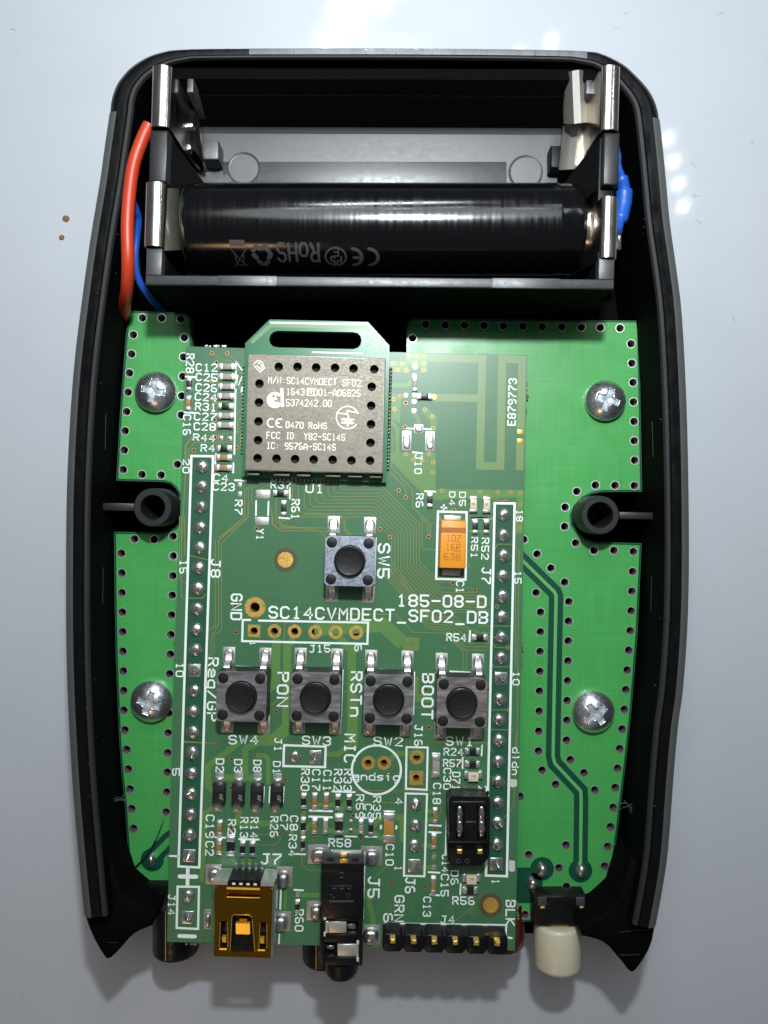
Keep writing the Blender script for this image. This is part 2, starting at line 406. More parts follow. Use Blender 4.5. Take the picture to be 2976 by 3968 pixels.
# ================================================================== the tabletop
def grid_plane(h):
    return [(-h, -h, 0), (h, -h, 0), (h, h, 0), (-h, h, 0)], [(0, 1, 2, 3)]
tb = obj("tabletop", grid_plane(420), "table"); tb["kind"] = "structure"
for cx, cy, r, lb in ((257, 846, 0.5, "tan crumb nearer the case corner, upper of the two on the tabletop"),
                      (240, 920, 0.42, "dark brown crumb, lower of the two on the tabletop left of the case")):
    x, y = pt('P', cx, cy, 0); V = []
    for k in range(3):
        q = circ(x, y, r*(1, .8, .3)[k], 9); V += [(a + random.uniform(-.15, .15)*r, b + random.uniform(-.35, .15)*r, (0.0, .25, .4)[k]*r*1.4) for a, b in q]
    Fc = [(k*9+i, k*9+(i+1) % 9, (k+1)*9+(i+1) % 9, (k+1)*9+i) for k in range(2) for i in range(9)] + [tuple(range(18, 27))]
    tag(obj("crumb", (V, Fc), "crumb", None, 0), lb, "crumb", "crumbs on the tabletop")

tv_ = []
for i in range(46):
    x, y = random.uniform(-54, 54), random.uniform(-72, 72)
    if abs(x) < 41 and -66 < y < 66: continue
    tv_.append(tube(spline([(x, y, .02), (x+random.uniform(-.5, .5), y+random.uniform(-.5, .5), .05), (x+random.uniform(-.9, .9), y+random.uniform(-.9, .9), .02)], 4), random.uniform(.012, .03), 5))
q = obj("table_dust", join(*tv_), "dust"); q["kind"] = "stuff"; q["label"] = "scattered specks of pale dust on the white tabletop"
# ================================================================== the plastic case
case = thing("plastic_case", "open black plastic handheld case half with grey side grips and pointed lower corners", "case")
LEFT = [(331,3528),(318,3397),(300,3200),(284,3000),(270,2750),(262,2500),(261,2200),(264,1900),(278,1600),(296,1380),(318,1200),(352,950),(390,720),(404,620),(418,520),(427,458)]
CORL = [(431,418),(440,380),(456,342),(478,311),(506,281),(543,254),(588,231),(640,216),(701,208)]
TOPE = [(900,205),(1150,204),(1488,204),(1800,206),(2050,209)]
CORR = [(2260,214),(2317,221),(2372,243),(2420,271),(2466,313),(2503,353),(2529,394),(2546,440)]
RIGHT = [(2553,482),(2562,560),(2575,690),(2592,873),(2617,1050),(2638,1230),(2655,1550),(2663,1878),(2665,2200),(2658,2452),(2641,2678),(2624,2800),(2606,3000),(2585,3282),(2562,3440),(2537,3571)]
ZO = 15.0
allpx = LEFT + CORL + TOPE + CORR + RIGHT
contour = spline([(*p, 0) for p in pts('P', allpx, ZO)], 3); contour = [(p[0], p[1]) for p in contour]
def kscale(p):
    px = p[0] / ((HC - ZO) / F) + 1488; py = 1984 - p[1] / ((HC - ZO) / F)
    if py > 470: return 1.0
    t = 0.53 if 760 < px < 2200 else 0.53 + 0.47*min(1, max(0, (760-px)/330, (px-2200)/350))
    return t
scl = [kscale(p) for p in contour]
shell_sec = [(2.2, 0.3), (2.0, 0.0), (0.5, 8.5), (0.0, 14.2), (0.10, 15.4), (0.45, 16.3), (1.25, 16.95), (1.6, 17.0), (2.55, 16.95), (2.7, 16.75)]
obj("shell_rim", sweep(contour, shell_sec, scl), "rim_gloss", case)
obj("rim_lip", sweep(contour, [(2.70, 15.5), (2.72, 16.9), (2.85, 17.05), (3.22, 17.05), (3.34, 16.9), (3.40, 14)], scl), "lip_grey", case)
obj("inner_wall", sweep(contour, [(3.38, 16.6), (3.42, 15.0), (3.46, 2.0)], scl), "case_black", case)
inner = []
for i, p in enumerate(contour):
    a, c = Vector(contour[max(i-1, 0)]), Vector(contour[min(i+1, len(contour)-1)]); e = (c-a).normalized()
    inner.append((p[0] + e.y*2.6*scl[i], p[1] - e.x*2.6*scl[i]))
zf = 2.0
top = [i for i, p in enumerate(contour) if p[1] > 54 and pt('P', 905, 204, ZO)[0] < p[0] < pt('P', 2265, 204, ZO)[0]]; i0, i1 = top[0], top[-1]
obj("glare_band", sweep(contour[i0:i1+1], [(0.05, 15.0), (0.16, 15.45), (0.5, 16.36), (1.28, 17.0), (1.6, 17.03), (2.5, 16.99), (2.6, 16.8)], scl[i0:i1+1]), "rim_glare", case)  # thin strip added over the rim to carry the painted glare
fl_end = pts('P', [(2255,3627),(2100,3617),(1488,3612),(800,3608),(589,3590)], zf)
obj("case_floor", prism(inner + fl_end, 0.4, zf, 0.0), "case_black", case)
# grips lie over the bevel of both long sides
nl = 3*(len(LEFT)-1)
lpath, rpath = contour[0:nl+1], contour[-(3*(len(RIGHT)-1)+1):]
for path in (lpath, rpath):
    sec = [(0.45, 9.0), (-0.05, 14.2), (0.04, 15.5), (0.42, 16.42), (1.2, 17.03), (1.46, 17.06), (1.52, 16.5), (1.0, 14.5), (0.9, 9.0)]
    obj("side_grip", sweep(path, sec, None, True), "grip_grey", case)
finl = [(331,3528),(336,3560),(348,3595),(366,3635),(391,3680),(409,3706),(419,3713),(430,3710),(450,3692),(476,3664),(503,3632),(524,3614),(544,3603),(589,3585),(600,3540),(540,3500),(470,3440),(424,3300),(372,3310),(352,3500)]
finr = [(2537,3571),(2536,3590),(2527,3640),(2512,3680),(2487,3722),(2462,3755),(2451,3763),(2443,3764),(2432,3755),(2415,3732),(2390,3702),(2361,3667),(2339,3650),(2313,3638),(2255,3624),(2240,3575),(2330,3540),(2395,3480),(2440,3330),(2490,3330),(2516,3500)]
def fin(P, rev):
    P = pts('P', P, 14.5)
    if area2(P) < 0: P.reverse()
    c = (sum(p[0] for p in P)/len(P), sum(p[1] for p in P)/len(P))
    return prism(P, 0.2, 15.0, 0.5)
obj("pointed_corner", fin(finl, 0), "case_black", case)
obj("pointed_corner", fin(finr, 1), "case_black", case)
for a, b in (((2400,3612),(2520,3600)), ((2402,3701),(2480,3699))):
    p, q = pt('P', *a, 15), pt('P', *b, 15); obj("mould_line", tube([(p[0], p[1], 14.98), (q[0], q[1], 14.98)], 0.06, 6), "lip_grey", case)
p, q = pt('P', 417, 3652, 15), pt('P', 455, 3653, 15); obj("mould_line", tube([(p[0], p[1], 14.98), (q[0], q[1], 14.98)], 0.05, 6), "lip_grey", case)
for (cx, cy, ro, ri), rib in (((591,1966,75,47), (372,1963,520,1965,15)), ((2326,1996,75,49), (2400,1997,2556,2000,14))):
    zb = 13.5; x, y = pt('P', cx, cy, zb); k = (HC-zb)/F
    bo = obj("screw_boss", lathe([(ro*k+.5, 2), (ro*k+.12, 6), (ro*k, zb-.15), (ro*k-.12, zb), (ri*k+.1, zb), (ri*k, zb-.1), (ri*k-.12, 5), (0, 5)], 40, (x, y, 0)), "post_black", case)
    P = pts('P', [(rib[0], rib[1]-rib[4]), (rib[2], rib[3]-rib[4]), (rib[2], rib[3]+rib[4]), (rib[0], rib[1]+rib[4])], 12.6)
    obj("boss_rib", prism(P, 2, 12.6, 0.12), "post_black", case)
# light scuffs on the inner walls
def scuff(path, r): obj("scuff_mark", tube(path, r, 5), "scuff", case)
for a, b, z in (((395,2200),(392,2340),14.5), ((405,1600),(402,1740),14.5), ((2532,1630),(2536,1770),14.6), ((2530,2235),(2527,2370),14.5)):
    p, q = pt('P', *a, z), pt('P', *b, z)
    obj("mould_line", tube([(p[0], p[1], z-.5), (q[0], q[1], z-.5)], .05, 6), "lip_grey", case)
for bx, by in ((405, 3085), (2470, 3115)):
    for k in range(9):
        sx = 1 if bx < 1000 else -1
        px_ = bx + sx*random.uniform(0, 70); py_ = by + 30 - abs(px_-bx)*(.35 if sx > 0 else .55) + random.uniform(-6, 6)
        p = pt('P', px_, py_, 11.5); a = random.uniform(-.5, .9)*sx; l = random.uniform(.3, 1.0)
        scuff([(p[0]-l*math.cos(a), p[1]-l*math.sin(a), 11.5), (p[0], p[1], 11.62), (p[0]+l*math.cos(a), p[1]+l*math.sin(a), 11.5)], random.uniform(.015, .04))

sv = []
for i in range(34):                                     # nicks and dust caught on the rim channels and walls
    right = i % 2; py_ = random.uniform(700, 3400); cpx = min((q for q in (RIGHT if right else LEFT)), key=lambda q: abs(q[1]-py_))[0]
    dx = random.choice((62, 66, 96)); px_ = cpx + (-dx if right else dx)*1.02 + random.uniform(-6, 6); zz = 16.99 if dx < 80 else 17.08
    p = pt('P', px_, py_, zz); a = random.uniform(0, 3.1); l = random.choice((.04, .05, .08, .14))
    sv.append(tube([(p[0]-l*math.cos(a), p[1]-l*math.sin(a), zz), (p[0], p[1], zz+.02), (p[0]+l*math.cos(a), p[1]+l*math.sin(a), zz)], random.uniform(.015, .04), 5))
obj("scuff_marks", join(*sv), "scuff", case)["kind"] = "stuff"
# ================================================================== the battery holder
hold = thing("battery_holder", "black plastic two bay battery holder with bent nickel contacts inside the case top", "battery holder", (0, 37, 3))
HCN = pts('P', [(590,246),(2403,252),(2379,1119),(563,1102)], ZH)
def hq(u, v):
    a, b, c, d = [Vector(q) for q in HCN]
    t = a.lerp(b, u); s_ = d.lerp(c, u); r = t.lerp(s_, v); return (r.x, r.y)
def hpoly(*uv): return [hq(u, v) for u, v in uv]
ZI = 9.5
def hbox(u0, u1, v0, v1, z0, z1, b=0.12): return prism(hpoly((u0, v0), (u1, v0), (u1, v1), (u0, v1)), z0, z1, b)
obj("holder_floor", hbox(0.004, .996, .002, .998, 3, ZI, 0), "holder_floor", hold)
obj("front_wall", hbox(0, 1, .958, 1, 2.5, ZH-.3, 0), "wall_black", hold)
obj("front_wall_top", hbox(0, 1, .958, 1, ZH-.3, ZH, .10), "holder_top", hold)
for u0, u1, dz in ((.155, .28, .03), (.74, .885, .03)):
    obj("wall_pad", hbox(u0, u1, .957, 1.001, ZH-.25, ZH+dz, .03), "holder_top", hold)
A = [hq(u, v) for u in (.0, 1.) for v in (-.09, -.03, .076)]
V = [(A[0][0], A[0][1], 16.0), (A[1][0], A[1][1], 16.4), (A[2][0], A[2][1], ZI), (A[3][0], A[3][1], 16.0), (A[4][0], A[4][1], 16.4), (A[5][0], A[5][1], ZI)]
obj("back_wall", (V, [(0, 3, 4, 1), (1, 4, 5, 2)]), "case_black", hold, 0)
V, Fc = [], []; K = 12
for i in range(K+1):
    t = i/K*math.pi/2; v_, z_ = .005 + .095*(1-math.cos(t)), ZI + .03 + 5.0*(1-math.sin(t))
    for u in (.036, .964): x, y = hq(u, v_); V.append((x, y, z_))
for i in range(K): Fc.append((2*i, 2*i+1, 2*i+3, 2*i+2))
obj("bay_cradle", (V, Fc), "bay_wall", hold, 80)
for sgn, (u0, u1, ui) in ((1, (0, .034, .075)), (-1, (.966, 1, .925))):
    obj("end_wall", hbox(u0, u1, .03, .958, 3, ZH-1.2, .1), "holder_black", hold)
    obj("wall_post", hbox(u0+.004*(sgn < 0), u1+.004, .30, .535, ZH-3, ZH, .2), "post_black", hold)
    obj("wall_post", hbox(u0, u1, .835, .958, ZH-3, ZH, .1), "holder_top", hold)
    ue = u1 if sgn > 0 else u0
    # sloping divider web between the two bays
    A = hpoly((ue, .30), (ue, .535), (ue+sgn*.085, .60), (ue+sgn*.085, .50)); zz = (ZH-1.3, ZH-1.3, ZI+2.2, ZI+2.2)
    V = [(x, y, z) for (x, y), z in zip(A, zz)] + [(x, y, ZI-.5) for x, y in A]
    Fq = [(0, 1, 2, 3), (0, 4, 5, 1), (1, 5, 6, 2), (2, 6, 7, 3), (3, 7, 4, 0)]
    obj("divider_web", (V, Fq), "holder_black", hold, 0)
    # corner post at the back
    obj("corner_post", hbox(*((.058, .072) if sgn > 0 else (.945, .960)), -.01, .055, ZI, ZH-3.6, .1), "holder_top", hold)
# cradle ridges and floor marks
obj("bay_ridge", prism(hpoly((.09, .500), (.91, .500), (.91, .530), (.09, .530)), ZI-.2, ZI+1.4, .3), "holder_black", hold)
for (fr, cx, cy, r) in (('T', 905, 835, 106), ('R', 742, 716, 92)):
    x, y = pt(fr, cx, cy, ZI+.12); rr = mm(fr, r, ZI)
    obj("ejector_mark", lathe([(rr, ZI-.1), (rr, ZI+.10), (rr-.12, ZI+.16), (rr-.3, ZI+.09), (0, ZI+.09)], 40, (x, y, 0)), "holder_floor", hold, 12)
x0, y0 = pt('T', 770, 790, ZI+.05); x1, y1 = pt('R', 640, 790, ZI+.05)
obj("floor_land", box(x0, x1, y1, pt('R', 640, 660, ZI)[1], ZI-.1, ZI+.06, .04), "holder_floor", hold)
for fr, a, b, zz in (('T', (635, 655), (742, 775), 12.5), ('R', (878, 572), (935, 690), 12.0)):
    x0, y0 = pt(fr, a[0], b[1], zz); x1, y1 = pt(fr, b[0], a[1], zz)
    obj("floor_tab", box(x0, x1, y0, y1, ZI-.2, zz, .15), "holder_top" if fr == 'T' else "holder_black", hold)
# contacts: nickel sheet folded over the end walls
def clip(uc, v0, v1, sgn, hw, zt, inner_z, leaf):
    cx, cy = hq(uc, (v0+v1)/2); a, b = Vector(hq(uc, v0)), Vector(hq(uc, v1)); L_ = (b-a).length; d = (b-a).normalized()
    nx = Vector((d.y, -d.x)) * (-1)                   # towards +x
    P = []
    def q(off, z): P.append((cx + nx.x*off*sgn, cy + nx.y*off*sgn, z))
    q(-hw, zt-5.5)
    for t in range(0, 181, 15):
        tt = math.radians(180 - t); q(hw*math.cos(tt), zt - hw*.55 + hw*.55*math.sin(tt))
    for off, z in leaf: q(off, z)
    return strip3(P, (d.x, d.y, 0), L_, .22)
obj("contact_clip", clip(.0225, .018, .293, 1, 1.02, ZH+.5, 10, [(1.15, 16), (1.6, 12.5), (2.0, 10.2)]), "nickel", hold)
obj("contact_clip", clip(.0165, .545, .832, 1, 1.0, ZH+.6, 10, [(1.02, 19.5), (1.05, 16.5)]), "nickel", hold)
P_ = [(*pt('P', px_, 850, z_), z_) for px_, z_ in ((632, 20.6), (650, 20.2), (672, 19.4), (694, 18.2), (700, 17.0))]
obj("contact_leaf", strip3(P_, (-.03, 1, 0), 7.2, .16), "leaf_brown", hold)
obj("contact_clip", clip(.980, .012, .297, -1, .95, ZH+.5, 10, [(1.1, 17), (1.3, 13), (1.5, 10.2)]), "nickel", hold)
obj("contact_clip", clip(.985, .595, .865, -1, .85, ZH+.5, 10, [(1.1, 18), (2.2, 16), (2.9, 14), (2.0, 10.2)]), "nickel", hold)
# spring leaves of the empty bay
def leaf(name, fr, P3, wlen, wd=(0, 1, 0), th=.2):
    P = [(*pt(fr, x, y, z), z) for x, y, z in P3]; obj(name, strip3(P, wd, wlen, th), "nickel_satin" if fr == "R" else "nickel", hold)
leaf("contact_leaf", 'R', [(1068, 310, 15.0), (1030, 310, 17.4), (1000, 315, 17.0), (958, 318, 15.0), (944, 320, 12.5)], 6.3, (-.04, 1, 0))
leaf("contact_leaf", 'R', [(1092, 572, 14.2), (1070, 574, 14.6), (1040, 576, 13.9), (1012, 578, 14.5), (985, 580, 14.0), (955, 582, 13.4), (935, 584, 12.2)], 5.6, (.10, 1, 0))
leaf("contact_leaf", 'T', [(470, 470, 15.0), (560, 560, 13.8), (620, 640, 13.0), (636, 690, 11.0)], 6.0, (-.15, 1, 0))
for x, y in ((563, 555), (548, 700)):
    a, b = pt('T', x, y, 14.3); obj("contact_dimple", lathe([(.42, 13.5), (.40, 14.1), (.25, 14.35), (0, 14.4)], 16, (a, b, 0)), "nickel", hold)

# ================================================================== the battery
AX0, AX1, AY, AZ, BR = pt('P', 738, 893, 15.3)[0], pt('P', 2243, 905, 15.3)[0], 34.15, 15.3, 5.38
bat = thing("battery", "single black cylindrical battery with printed grey marks lying in the front bay of the holder", "battery", ((AX0+AX1)/2, AY, AZ))
L_ = AX1-AX0
prof = [(3.6, 0), (4.6, 0.02), (5.1, .14), (BR-.04, .45), (BR, .9), (BR+.02, L_*.3), (BR, L_*.6), (BR, L_-3.3), (BR+.015, L_-3.1), (BR-.05, L_-2.9), (BR-.02, L_-1.6), (5.15, L_-.55), (4.7, L_-.12), (4.2, L_)]
obj("sleeve", lathe(prof, 96, (AX0, AY, AZ), 'x'), "sleeve", bat, 30)
obj("insulating_ring", lathe([(4.9, -.05), (4.9, .05), (3.6, .05), (3.6, -.05)], 40, (AX0-.05, AY, AZ), 'x'), "ring_green", bat)
obj("terminal_button", lathe([(3.4, 0), (3.3, .6), (2.6, .75), (2.5, 1.3), (0, 1.35)], 32, (AX1, AY, AZ), 'x'), "nickel", bat)
def wrap(vf, rr=BR+.03):
    out = []
    for x, y, z in vf[0]:                              # plan y is read as arc length from the front print line
        ph = PH0 - y/BR; out.append((x, AY - rr*math.sin(ph), AZ + (rr+z)*math.cos(ph)))
    return out, vf[1]
PH0 = math.radians(50)
NK = (HC-19.7)/F
def nx(x): return (820 + x/2.37 - 1488)*NK
def ny(y): return (215 - y)/2.37*NK*1.32
def fine(P):
    out = [P[0]]
    for a, b in zip(P, P[1:]):
        m_ = max(1, int(math.dist(a, b)/.25)); out += [(a[0]+(b[0]-a[0])*i/m_, a[1]+(b[1]-a[1])*i/m_) for i in range(1, m_+1)]
    return out
def bprint(name, st, wd):
    st = [fine(q) for q in st]
    obj(name, wrap(join(*[ribbon(s_[:-1], wd, .004*i, True) if len(s_) > 3 and s_[0] == s_[-1] else ribbon(s_, wd, .004*i) for i, s_ in enumerate(st)])), "sleeve_print", bat, 0)
N_ = lambda P: [(nx(x), ny(y)) for x, y in P]
bprint("printed_lettering", strokes("RoHS", (nx(978), ny(195)), (nx(602), ny(195)), ny(0)-ny(135)), .30)
cxx, cyy, rr_ = nx(1135), ny(228), (nx(1230)-nx(1040))/2
bprint("printed_mark", [arc(cxx, cyy, rr_, 0, 360, 30)], .22)
bprint("printed_lettering", strokes("PS", (nx(1185), ny(258)), (nx(1090), ny(258)), 1.15), .22)
bprint("printed_lettering", strokes("E", (nx(1160), ny(190)), (nx(1112), ny(190)), 1.0), .18)
for c0, e in ((1290, 1), (1440, 0)):
    st = [arc(nx(c0), ny(232), nx(1378)-nx(1290), -88, 88, 14)]
    if e: st.append([(nx(1305), ny(232)), (nx(1380), ny(232))])
    bprint("printed_mark", st, .40)
obj("printed_mark", wrap(join(*[ribbon(fine(N_(q)), .55, 0) for q in ([(375, 175), (405, 150), (440, 165)], [(465, 160), (495, 155), (520, 185)], [(535, 205), (515, 235)], [(500, 265), (475, 292)], [(445, 290), (415, 265)], [(400, 235), (375, 210)])])), "sleeve_print", bat, 0)
obj("printed_mark", wrap(ribbon(fine(N_([(163, 126), (303, 126)])), .75, .02, cap=False)), "sleeve_print", bat, 0)
bprint("printed_mark", [N_([(165, 160), (310, 320)]), N_([(315, 160), (175, 320)]), N_([(200, 195), (212, 300), (270, 300), (282, 195)])], .11)

# ================================================================== wires
def wire(name, label, P, r, m):
    Q = spline([(*pt('P', x, y, z), z) for x, y, z in P], 8)
    return tag(obj(name, tube(Q, r, 14), m, None, 60), label, "wire")
wire("red_wire", "thick red insulated wire curving down the left side of the battery holder",
     [(578,485,18.5),(552,540,18.6),(520,632,18.6),(503,740,18.6),(494,870,18.6),(496,1010,18.2),(493,1110,16.5),(484,1180,13.0),(480,1240,8.0),(488,1320,5.6),(530,1400,4.5)], .76, "red_wire")
wire("blue_wire", "thin blue insulated wire between the red wire and the holder, dipping under the board",
     [(512,775,16),(527,815,15),(536,850,14),(530,920,13),(524,1000,12.5),(536,1080,11.5),(575,1145,10),(625,1208,7),(690,1290,5)], .46, "blue_wire")
wire("blue_wire", "short blue wire stub with flattened insulation beside the right end of the holder",
     [(2384,560,17.5),(2392,600,17),(2394,650,16.5),(2408,690,16),(2418,740,15.5),(2414,800,15.5),(2400,860,16),(2390,900,17)],
     [.4]*8+[.45]*8+[.5]*8+[.75]*8+[1.0]*8+[.95]*8+[.6]*8+[.3], "blue_wire")
x, y = pt('R', 1236, 1085, 15); obj("solder_tab", box(x-.45, x+.45, y-1, y+1, 10, 15, .05), "nickel", hold)
# ================================================================== base board (bright green)
base = thing("base_circuit_board", "bright green base circuit board with rows of plated holes screwed into the case", "circuit board", (0, -10, ZM))
OUT = [(501,1205),(715,1212),(733,1221),(741,1240),(741,1420),(1575,1420),(1575,1262),(1583,1242),(1603,1233),(2468,1243),(2475,1250),(2482,1580),(2488,1905),
       (2330,1906),(2292,1914),(2257,1932),(2230,1961),(2215,1996),(2218,2032),(2238,2063),(2271,2089),(2305,2100),(2339,2102),(2486,2106),(2470,2452),(2445,2769),(2420,2995),(2395,3200),(2371,3379),(2342,3576),
       (2274,3576),(2274,3482),(2262,3469),(2078,3468),(2065,3480),(2062,3571),(2002,3571),(700,3560),(650,3424),(570,3420),(562,3428),(560,3483),(517,3488),(503,3388),(485,3126),(471,2990),(462,2859),(449,2543),(444,2271),(442,2062),
       (625,2063),(655,2058),(680,2045),(695,2025),(698,1964),(695,1915),(680,1890),(660,1873),(634,1867),(451,1862),(465,1607),(485,1336),(494,1245)]
HO = {'H': [(668,70),(832,72),(995,80),(590,215),(1027,240),(575,380),(1020,405),(557,542),(1012,572),(545,707),(1003,738),(532,873),(1000,903),(520,1038),(512,1203),(967,1325),(503,1370),(663,1412),(828,1417),(600,1965),(768,1970),(930,1942),(487,2087),(930,2110)],
      'I': [(487,318),(490,487),(492,656),(495,823),(497,991),(500,1159),(503,1327),(505,1495),(508,1664),(516,1832),(531,2000),(545,2168),(935,342),(928,511),(923,678),(917,847),(911,1015),(907,1184),(900,1352),(893,1690),(887,1858),(883,2028),(880,2195)],
      'J': [(560,348),(575,517),(590,687),(875,375),(870,545)],
      'B': [(367,105),(507,108),(645,110),(785,112),(925,115),(1062,117),(1202,120),(1340,122),(1480,125),(273,205)],
      'K': [(722,153),(890,158),(985,292),(992,458),(1002,623),(1005,790),(1010,957),(1012,1123),(1015,1290),(1013,1507),(847,1505),(680,1503),(520,1557),(420,1692),(415,1858),(510,1998),(668,2063),(838,2063),(1005,2073),(65,1970),(180,2093)],
      'L': [(998,475),(992,643),(985,812),(978,981),(965,1150),(952,1319),(940,1487),(927,1656),(908,1825),(888,1993),(870,2160),(298,445),(416,567),(452,732),(449,900),(446,1070),(444,1240),(441,1411),(438,1580),(435,1750),(432,1920),(465,2088),(582,2200),(172,656),(210,823),(208,991),(205,1160),(203,1330),(200,1500),(197,1672),(194,1843),(191,2013),(222,2178)],
      'G': [(1107,522),(1090,682),(1070,838),(1047,996),(1023,1155),(1002,1312),(977,1472),(943,542),(628,497),(343,593),(712,985),(412,1062),(655,1168),(715,1318),(383,1543)]}
HR = 0.545
holes = [pt(f, x, y, ZM) for f, q in HO.items() for x, y in q]
outm = pts('P', OUT, ZM)
obj("board_substrate", plate(outm, [circ(x, y, HR+.04, 14, .1) for x, y in holes], ZM-1.6, ZM), "base_mask", base, 30)
hm = mesh("plated_hole", ring(0, 0, HR-.05, HR+.055, -1.62, .016, 22), "tin")
for x, y in holes: put("plated_hole", hm, base, (x, y, ZM))
hm2 = mesh("hole_rim", ring(0, 0, HR+.075, HR+.15, -.1, .008, 18), "copper")
# bare margin along the outline, laid just above the mask
def lay(name, path, wd, z, m, parent, closed=False): return obj(name, ribbon(path, wd, z, closed), m, parent, 0)
edge = pts('P', OUT, ZM)
if area2(edge) < 0: edge.reverse()
obj("bare_margin", ribbon(inset(edge, .13), .22, ZM+.004, True), "base_dark", base, 0)
TR = pts('P', [(2010,2157),(2029,2176),(2149,2294),(2155,2310),(2149,2600),(2143,2930),(2150,2958),(2250,3065),(2252,3100),(2249,3371)], ZM)
lay("track_gap", TR, 1.86, ZM+.008, "base_dark", base); lay("copper_track", TR, .42, ZM+.014, "base_trace", base)
T2 = pts('P', [(680,3238),(655,3257),(592,3322)], ZM)
lay("track_gap", T2, 2.2, ZM+.008, "base_dark", base); lay("copper_track", T2, .8, ZM+.014, "base_mask", base)
for fr, x, y, rr, k in (('G',520,1175,95,1), ('G',828,1190,95,1), ('G',437,1295,88,1), ('J',752,955,100,1)):
    cx, cy = pt(fr, x, y, ZM); obj("pad_clearance", prism(circ(cx, cy, mm(fr, rr, ZM), 32), ZM, ZM+.011), "base_dark", base, 0)
cx, cy = pt('G', 330, 1320, ZM); obj("pad_clearance", prism(rect(cx-.6, cy+.2, 6.0, 4.6, 0, .6), ZM, ZM+.009), "base_dark", base, 0)
def dome(rx, ry, h, n=20, lean=(0, 0), tip=0.0):
    V, Fc = [], []; K = 6
    for k in range(K+1):
        t = k/K; r = math.cos(t*math.pi/2)**.8 if tip == 0 else (1-t)**(1.0)*(1+.5*t); zz = h*math.sin(t*math.pi/2) if tip == 0 else h*(t**1.15)
        for i in range(n):
            a = 2*math.pi*i/n; wob = 1 + .03*math.sin(3*a+k)
            V.append((rx*r*wob*math.cos(a)+lean[0]*t*t, ry*r*wob*math.sin(a)+lean[1]*t*t, zz))
    for k in range(K):
        for i in range(n): j = (i+1) % n; Fc.append((k*n+i, k*n+j, (k+1)*n+j, (k+1)*n+i))
    Fc.append(tuple(range(K*n, (K+1)*n))); return V, Fc
for fr, x, y, rx, ry in (('G',515,1180,.72,.95), ('G',828,1185,.72,.95), ('G',437,1290,.7,.8), ('J',748,955,.55,.9)):
    cx, cy = pt(fr, x, y, ZM); put("solder_joint", mesh("solder_joint", dome(rx, ry, .9, 20, (.1, .15)), "solder"), base, (cx, cy, ZM))
sc_ = []
for i in range(26):                                     # hair scratches in the mask
    x, y = pt('P', *random.choice(((random.uniform(2060, 2440), random.uniform(1330, 1850)), (random.uniform(2060, 2400), random.uniform(2300, 3350)), (random.uniform(480, 660), random.uniform(2120, 2950)), (random.uniform(520, 690), random.uniform(1240, 1800)))), ZM)
    a = random.uniform(0, 6.3); l = random.uniform(.3, 1.5); b_ = random.uniform(-.4, .4)
    sc_.append(ribbon([(x, y), (x+l*.5*math.cos(a), y+l*.5*math.sin(a)), (x+l*math.cos(a+b_), y+l*math.sin(a+b_))], random.uniform(.025, .05), ZM+.005, False, False))
obj("mask_scratches", join(*sc_), "base_trace", base, 0)["kind"] = "stuff"
# push button with cream cap
bh = [pt('G', 452, 1625, 11.5), pt('G', 872, 1390, 11.5)]
pb = obj("push_button", box(bh[0][0], bh[1][0], bh[0][1], bh[1][1], 5, 11.6, .12), "plastic_black", base)
for q in ((484,1405,556,1470), (794,1403,862,1470)):
    a, b = pt('G', q[0], q[3], 11.7), pt('G', q[2], q[1], 11.7); obj("housing_tab", box(a[0], b[0], a[1], b[1], 11, 11.75, .06), "plastic_grey", pb)
a, b = pt('G', 560, 1475, 11.7), pt('G', 790, 1400, 11.7); obj("housing_tab", box(a[0], b[0], a[1], b[1], 11, 11.7, .1), "plastic_black", pb)
for x in (524, 840):
    a = pt('G', x, 1487, 11.8); obj("contact", box(a[0]-.28, a[0]+.28, a[1]-.13, a[1]+.13, 11.4, 11.85, .05), "gold", pb)
zc = 9.6; x0, x1 = pt('G', 455, 1700, zc)[0], pt('G', 830, 1700, zc)[0]; yT, yB = pt('G', 640, 1640, 11)[1], pt('G', 640, 2048, 11.9)[1]
rc = (x1-x0)/2; cxm = (x0+x1)/2
obj("button_stem", box(cxm-1.15, cxm+1.15, yT-.3, bh[0][1]+.2, 8.3, 11.0, .1), "stem_amber", pb)
obj("button_cap", lathe([(rc-.9, yT), (rc-.35, yT), (rc-.1, yT-.12), (rc, yT-.5), (rc-.03, yB+.75), (rc-.16, yB+.3), (rc-.5, yB+.06), (rc-1.1, yB), (0, yB)][::-1], 56, (cxm, 0, zc), 'y'), "cream", pb, 50)
# barrel sockets that stick out below
for fr, xa, xb, yt, yb, gx in (('J', 762, 1150, 1300, 1822, 876), ('U', 75, 650, 1000, 1850, 252)):
    zz = 7.2; x0, x1 = pt(fr, xa, yb, zz)[0], pt(fr, xb, yb, zz)[0]; y1, y0 = pt(fr, 0, yt, zz)[1], pt(fr, 0, yb, zz+2.2)[1]; r = (x1-x0)/2; c = (x0+x1)/2
    so = obj("barrel_socket", lathe([(r, y1), (r, y0+.5), (r-.15, y0+.12), (r-.5, y0), (r-1.0, y0), (r-1.1, y0+.5), (0, y0+.5)][::-1], 48, (c, 0, zz), 'y'), "plastic_black", base, 50)
    gxx = pt(fr, gx, 0, zz+r*.8)[0]; dz = math.sqrt(max(.1, r*r-(gxx-c)**2))
    obj("seam_line", tube([(gxx, y1, zz+dz), (gxx, y0+.4, zz+dz)], .06, 6), "gold", so)
a, b = pt('J', 700, 1395, 10), pt('J', 900, 1160, 10)
jb = obj("socket_body", box(a[0], b[0]+4, a[1], b[1], 4, 10.2, .15), "plastic_black", base)
